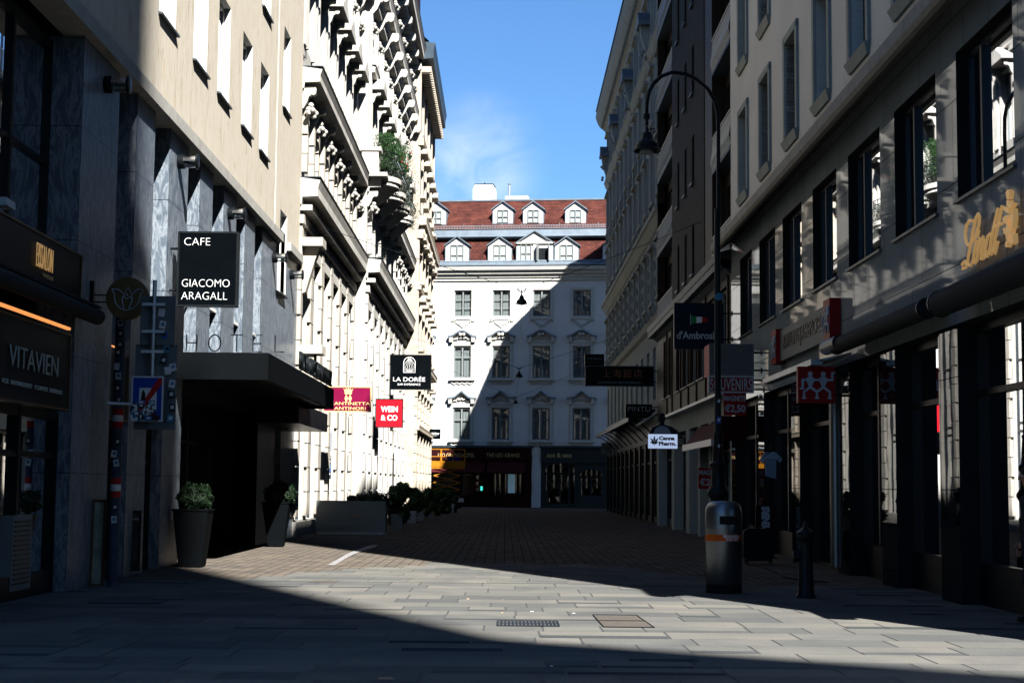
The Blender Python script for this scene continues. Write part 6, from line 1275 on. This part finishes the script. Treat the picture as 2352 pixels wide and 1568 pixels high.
# framed poster boards
def board(px0, px1, pyt, pyb, Y, lean, label, dark):
    a_, c_ = onY(px0, pyb, Y), onY(px1, pyt, Y); o = thing('poster_board', label, 'poster board', ((a_.x+c_.x)/2, Y, max(0, a_.z)), 0); o.rotation_euler = (R(-lean), 0, R(8)); w_, h = c_.x-a_.x, c_.z-max(0, a_.z)
    mb = MB(); t_ = .035; mb.box(-w_/2, -w_/2+t_, 0, .04, 0, h).box(w_/2-t_, w_/2, 0, .04, 0, h).box(-w_/2+t_, w_/2-t_, 0, .04, 0, t_).box(-w_/2+t_, w_/2-t_, 0, .04, h-t_, h); mb.build('frame', 'wood_brown' if not dark else 'shop_black', o)
    mb = MB(); mb.box(-w_/2+t_, w_/2-t_, .01, .02, t_, h-t_); mb.build('poster', 'poster_light' if not dark else 'poster_dark', o)
    mb = MB(); mb.box(-w_/2+.05, -w_/2+.08, .04, .35, 0, .03); mb.box(-w_/2+.05, -w_/2+.08, .3, .34, 0, h*.7); mb.build('strut', 'wood_brown', o); return o, w_, h
board(204, 243, 1146, 1350, 22.9, 4, 'narrow framed poster board leaning against the first marble pier', False)
o, w_, h = board(268, 324, 1172, 1310, 25.4, 2, 'dark poster with a pouring coffee picture standing in the shop window bay', True)
lettering(o, 'VITAVIEN', .1, 'zinc_light', (w_*.22, -.004, h*.86), 0, fit=(w_*.35, .04))
mb = MB(); mb.lathe([(0, 0), (.06, 0), (.06, .01), (0, .01)], (-w_*.22, -.006, h*.82), 16, 'y'); mb.build('cup', 'zinc_light', o)
# air conditioner unit in the near shop window
q = onX(26, 1345, -6.3); o = thing('air_conditioner', 'grey outdoor air conditioning unit with slatted front at the ice cream shop', 'air conditioner', (q.x, q.y, .12)); mb = MB(); mb.box(-.3, .12, -.4, .4, 0, .95); mb.build('casing', 'galvanised_dim', o); mb = MB(); [mb.box(.121, .135, -.36, .3, .08+k*.06, .1+k*.06) for k in range(14)]; mb.build('grille', 'shop_black', o)
q = onX(60, 1185, -6.3); o = thing('potted_plant', 'small dark potted plant on the ledge inside the near shop window', 'plant', (q.x, q.y, q.z-.25)); leafball((0, 0, .45), .2, 500, .05, 1., 77, 'leaf_box', 'foliage', o, .1); mb = MB(); mb.lathe([(0, 0), (.09, 0), (.14, .28), (0, .28)], n=14); mb.build('pot', 'shop_black', o, True)
# painted mark, gratings, manhole in the paving
def flat(name, pts, z, mat, label, cat, gap=None):
    P_ = [onZ(*p) for p in pts]; c_ = sum(P_, Vector())/len(P_); o = thing(name, label, cat, (c_.x, c_.y, 0)); mb = MB(); mb.v = [(p.x-c_.x, p.y-c_.y, z) for p in P_]; mb.f = [tuple(range(len(P_)))]; mb.build('plate', mat, o); return o, c_, P_
mb = MB(); P_ = [onZ(*p, .011) for p in ((752, 1297), (768, 1297), (790, 1284), (812, 1272), (840, 1262), (862, 1255), (868, 1250), (848, 1252), (818, 1262), (795, 1272), (775, 1284))]; mb.v = [tuple(p) for p in P_]; mb.f = [tuple(range(len(P_)))]; mb.build('road_marking', 'road_paint', None, kind='structure')
o, c_, P_ = flat('drain_grate', [(1143, 1438), (1284, 1439), (1280, 1427), (1144, 1426)], .008, 'joint_dark', 'long narrow drain grating set in the sunlit paving', 'drain'); w_ = P_[1].x-P_[0].x; d_ = P_[2].y-P_[1].y
mb = MB()
for k in range(17): x = P_[0].x-c_.x+w_*(k+.0)/16; mb.box(x-.01, x+.01, -d_/2, d_/2, .009, .014)
mb.box(P_[0].x-c_.x, P_[1].x-c_.x, -d_/2-.015, -d_/2, .005, .014).box(P_[0].x-c_.x, P_[1].x-c_.x, d_/2, d_/2+.015, .005, .014).box(P_[0].x-c_.x, P_[1].x-c_.x, -.008, .008, .010, .013); mb.build('bars', 'cast_iron', o)
o, c_, P_ = flat('manhole_cover', [(1387, 1441), (1503, 1442), (1462, 1414), (1362, 1413)], .008, 'cover', 'rectangular two part service cover set in the sunlit paving', 'manhole cover')
mb = MB(); R4_ = [p-c_ for p in P_]
for i in range(4): mb.tube([(R4_[i].x, R4_[i].y, .009), (R4_[(i+1) % 4].x, R4_[(i+1) % 4].y, .009)], .008, 4)
m0, m1 = (R4_[0]+R4_[3])/2, (R4_[1]+R4_[2])/2; mb.tube([(m0.x, m0.y, .009), (m1.x, m1.y, .009)], .008, 4); mb.build('frame', 'interior_shade', o)
o, c_, P_ = flat('manhole_cover', [(705, 1337), (770, 1338), (784, 1334), (722, 1333)], .008, 'cover', 'small flat cover in the brown paving near the hotel', 'manhole cover')
o, c_, P_ = flat('manhole_cover', [(868, 1562), (905, 1562), (903, 1556), (868, 1556)], .008, 'cover', 'dark square cover in the shaded foreground paving', 'manhole cover')
for k, (px, py, mt) in enumerate(((1222, 1405, 'cig'), (1155, 1378, 'cig'), (1318, 1409, 'cig'), (1153, 1408, 'cig'), (1266, 1531, 'cig'), (1075, 1376, 'cig'))):
    q = onZ(px, py); o = link('cigarette_butt', (lambda m_: m_.tube([(-.018, 0, .009), (.018, .006, .009)], .0035, 6).mesh('cigarette_butt', 'gold_paint' if k % 2 else 'white_paint'))(MB()), None, tuple(q), (0, 0, k*1.3), 'tiny cigarette end lying on the sunlit paving slabs', 'litter', 'cigarette ends on the paving')
# scissor lift and barrier at the far corner
q = onZ(1026, 1164); Y = 103.; sx = lambda px: (onY(px, 1100, Y).x); q = Vector((sx(1026), Y, 0)); zz = lambda py: onY(1026, py, Y).z
o = thing('scissor_lift', 'yellow scissor lift parked at the far street corner', 'work platform', tuple(q)); hw = (sx(1068)-sx(987))/2
mb = MB(); mb.box(-hw, hw, 0, 1.2, zz(1076), zz(1066)); mb.box(-hw, hw, -.02, .0, zz(1072), zz(1058)); mb.build('platform', 'lift_yellow', o)
mb = MB()
for x in (-hw, -hw*.35, hw*.35, hw):
    for y in (0, 1.2): mb.tube([(x, y, zz(1066)), (x, y, zz(1031))], .035, 6)
for zc in (1031, 1048):
    for y in (0, 1.2): mb.tube([(-hw, y, zz(zc)), (hw, y, zz(zc))], .03, 6)
    for x in (-hw, hw): mb.tube([(x, 0, zz(zc)), (x, 1.2, zz(zc))], .03, 6)
mb.build('guard_rail', 'lift_yellow', o)
mb = MB(); zA, zB = .75, zz(1076)
for k in range(4):
    a_, c_ = zA+(zB-zA)*k/4, zA+(zB-zA)*(k+1)/4
    for y in (.2, 1.0): mb.tube([(-hw*.75, y, a_), (hw*.75, y, c_)], .05, 6); mb.tube([(hw*.75, y, a_), (-hw*.75, y, c_)], .05, 6)
mb.build('scissor_arms', 'lift_yellow', o); mb = MB(); mb.box(-hw, hw, .0, 1.2, .3, .75); mb.build('chassis', 'rubber', o)
for x in (-1, 1):
    for y in (.05, 1.15): mb = MB(); mb.lathe([(0, -.1), (.26, -.1), (.26, .1), (0, .1)], (x*hw*.7, y, .26), 14, 'y'); mb.build('wheel', 'rubber', o, True)
o = thing('blue_bucket', 'blue tool bin on the lift platform', 'tool bin', (q.x+hw*.35, Y+.5, zz(1066)+.0)); mb = MB(); mb.hexa([(-.35, -.2, 0), (.35, -.2, 0), (.35, .2, 0), (-.35, .2, 0), (-.4, -.25, .5), (.4, -.25, .5), (.4, .25, .5), (-.4, .25, .5)]); mb.build('bin', 'sign_blue', o)
o = thing('barrier', 'red and white striped barrier board in front of the scissor lift', 'barrier', (q.x, Y-1.2, 0)); n = 6
mb1, mb2 = MB(), MB()
for k in range(n): x0_ = -hw+2*hw*k/n; (mb1 if k % 2 else mb2).box(x0_, x0_+2*hw/n, 0, .03, .42, .68)
mb1.build('white_board', 'white_dim', o); mb2.build('red_board', 'tape_red', o); mb = MB(); [mb.box(x-.03, x+.03, .03, .08, 0, .9) for x in (-hw*.8, hw*.8)]; [mb.box(x-.03, x+.03, -.3, .4, 0, .05) for x in (-hw*.8, hw*.8)]; mb.build('feet', 'rubber', o)
# ================================================================== the passer-by half out of frame at the right
def person(loc, rz, label):
    o = thing('person', label, 'person', loc, rz)
    J = [('pelvis', (0, 0, .95), .15, -1), ('waist', (0, .01, 1.10), .13, 0), ('chest', (0, 0, 1.30), .155, 1), ('neck0', (0, -.01, 1.45), .075, 2), ('neck', (0, -.02, 1.52), .052, 3), ('head0', (0, -.03, 1.58), .075, 4), ('head', (0, -.03, 1.66), .10, 5), ('crown', (0, -.02, 1.73), .075, 6),
        ('shl', (.17, 0, 1.41), .062, 2), ('ell', (.23, .03, 1.13), .045, 8), ('wrl', (.22, -.07, .89), .03, 9), ('hal', (.22, -.10, .82), .035, 10),
        ('shr', (-.17, 0, 1.41), .062, 2), ('elr', (-.23, .06, 1.13), .045, 12), ('wrr', (-.22, .0, .89), .03, 13), ('har', (-.22, -.03, .82), .035, 14),
        ('hil', (.09, 0, .88), .095, 0), ('knl', (.10, -.13, .49), .062, 16), ('anl', (.10, .0, .10), .045, 17), ('fol', (.10, -.16, .05), .04, 18),
        ('hir', (-.09, 0, .88), .095, 0), ('knr', (-.10, .04, .49), .062, 20), ('anr', (-.10, .27, .15), .045, 21), ('for', (-.10, .18, .05), .04, 22)]
    me = bpy.data.meshes.new('body'); me.from_pydata([j[1] for j in J], [(i, j[3]) for i, j in enumerate(J) if j[3] >= 0], [])
    b = link('body', me, o); b.modifiers.new('skin', 'SKIN'); s_ = b.modifiers.new('sub', 'SUBSURF'); s_.levels = s_.render_levels = 2
    for i, j in enumerate(J): me.skin_vertices[0].data[i].radius = (j[2], j[2]*.85)
    me.skin_vertices[0].data[0].use_root = True
    dg = bpy.context.evaluated_depsgraph_get(); dg.update(); m2 = bpy.data.meshes.new_from_object(b.evaluated_get(dg)); b.modifiers.clear(); b.data = m2
    m2.materials.clear(); m2.materials.append(MATS['dark_cloth']); m2.materials.append(MATS['skin'])
    for p in m2.polygons: c = p.center; p.material_index = 1 if c.z > 1.49 or (abs(c.x) > .17 and c.z < .9 and c.z > .7) else 0; p.use_smooth = True
    mb = MB(); mb.lathe([(0, -.02), (.022, -.01), (.012, .03), (.0, .045)], (0, -.135, 1.635), 10); mb.build('nose', 'skin', b, True)
    for sx in (-1, 1):
        mb = MB(); mb.lathe([(0, -.011), (.013, -.004), (.013, .004), (0, .011)], (sx*.034, -.118, 1.672), 10); mb.build('eye', 'white_paint', b, True); mb = MB(); mb.lathe([(0, -.03), (.012, -.02), (.014, .02), (0, .03)], (sx*.1, -.02, 1.655), 8); mb.build('ear', 'skin', b, True)
    mb = MB(); mb.box(-.025, .025, -.125, -.115, 1.595, 1.603); mb.build('mouth', 'leo_awning', b)
    mb = MB(); mb.lathe([(.108, 1.68), (.112, 1.72), (.1, 1.765), (.06, 1.79), (0, 1.795)], (0, .01, 0), 18); mb.build('hair', 'hair', o, True)
    for sx in (-1, 1):
        hx = .22*sx; hy = -.11 if sx > 0 else -.04
        for k, (dx_, l_) in enumerate(((-.024, .065), (-.008, .078), (.008, .074), (.024, .058))): mb = MB(); mb.tube([(hx+.0, hy+dx_, .80), (hx, hy+dx_-.005, .80-l_*.55), (hx-sx*.015, hy+dx_-.01, .80-l_)], [.0095, .008, .006], 6); mb.build('finger', 'skin', b, True)
        mb = MB(); mb.tube([(hx-sx*.01, hy-.025, .83), (hx-sx*.03, hy-.045, .79), (hx-sx*.035, hy-.05, .76)], [.011, .009, .007], 6); mb.build('thumb', 'skin', b, True)
        mb = MB(); fy = -.1 if sx > 0 else .22; mb.hexa([(sx*.1-.045, fy-.14, 0), (sx*.1+.045, fy-.14, 0), (sx*.1+.04, fy+.13, 0), (sx*.1-.04, fy+.13, 0), (sx*.1-.035, fy-.12, .06), (sx*.1+.035, fy-.12, .06), (sx*.1+.04, fy+.12, .1), (sx*.1-.04, fy+.12, .1)]); mb.build('shoe', 'rubber', o)
    return o
q = onY(2352, 1122, 17.2)
person((6.1, 18.25, 0), R(-80), 'person with short dark hair and dark clothes stepping in at the right edge')
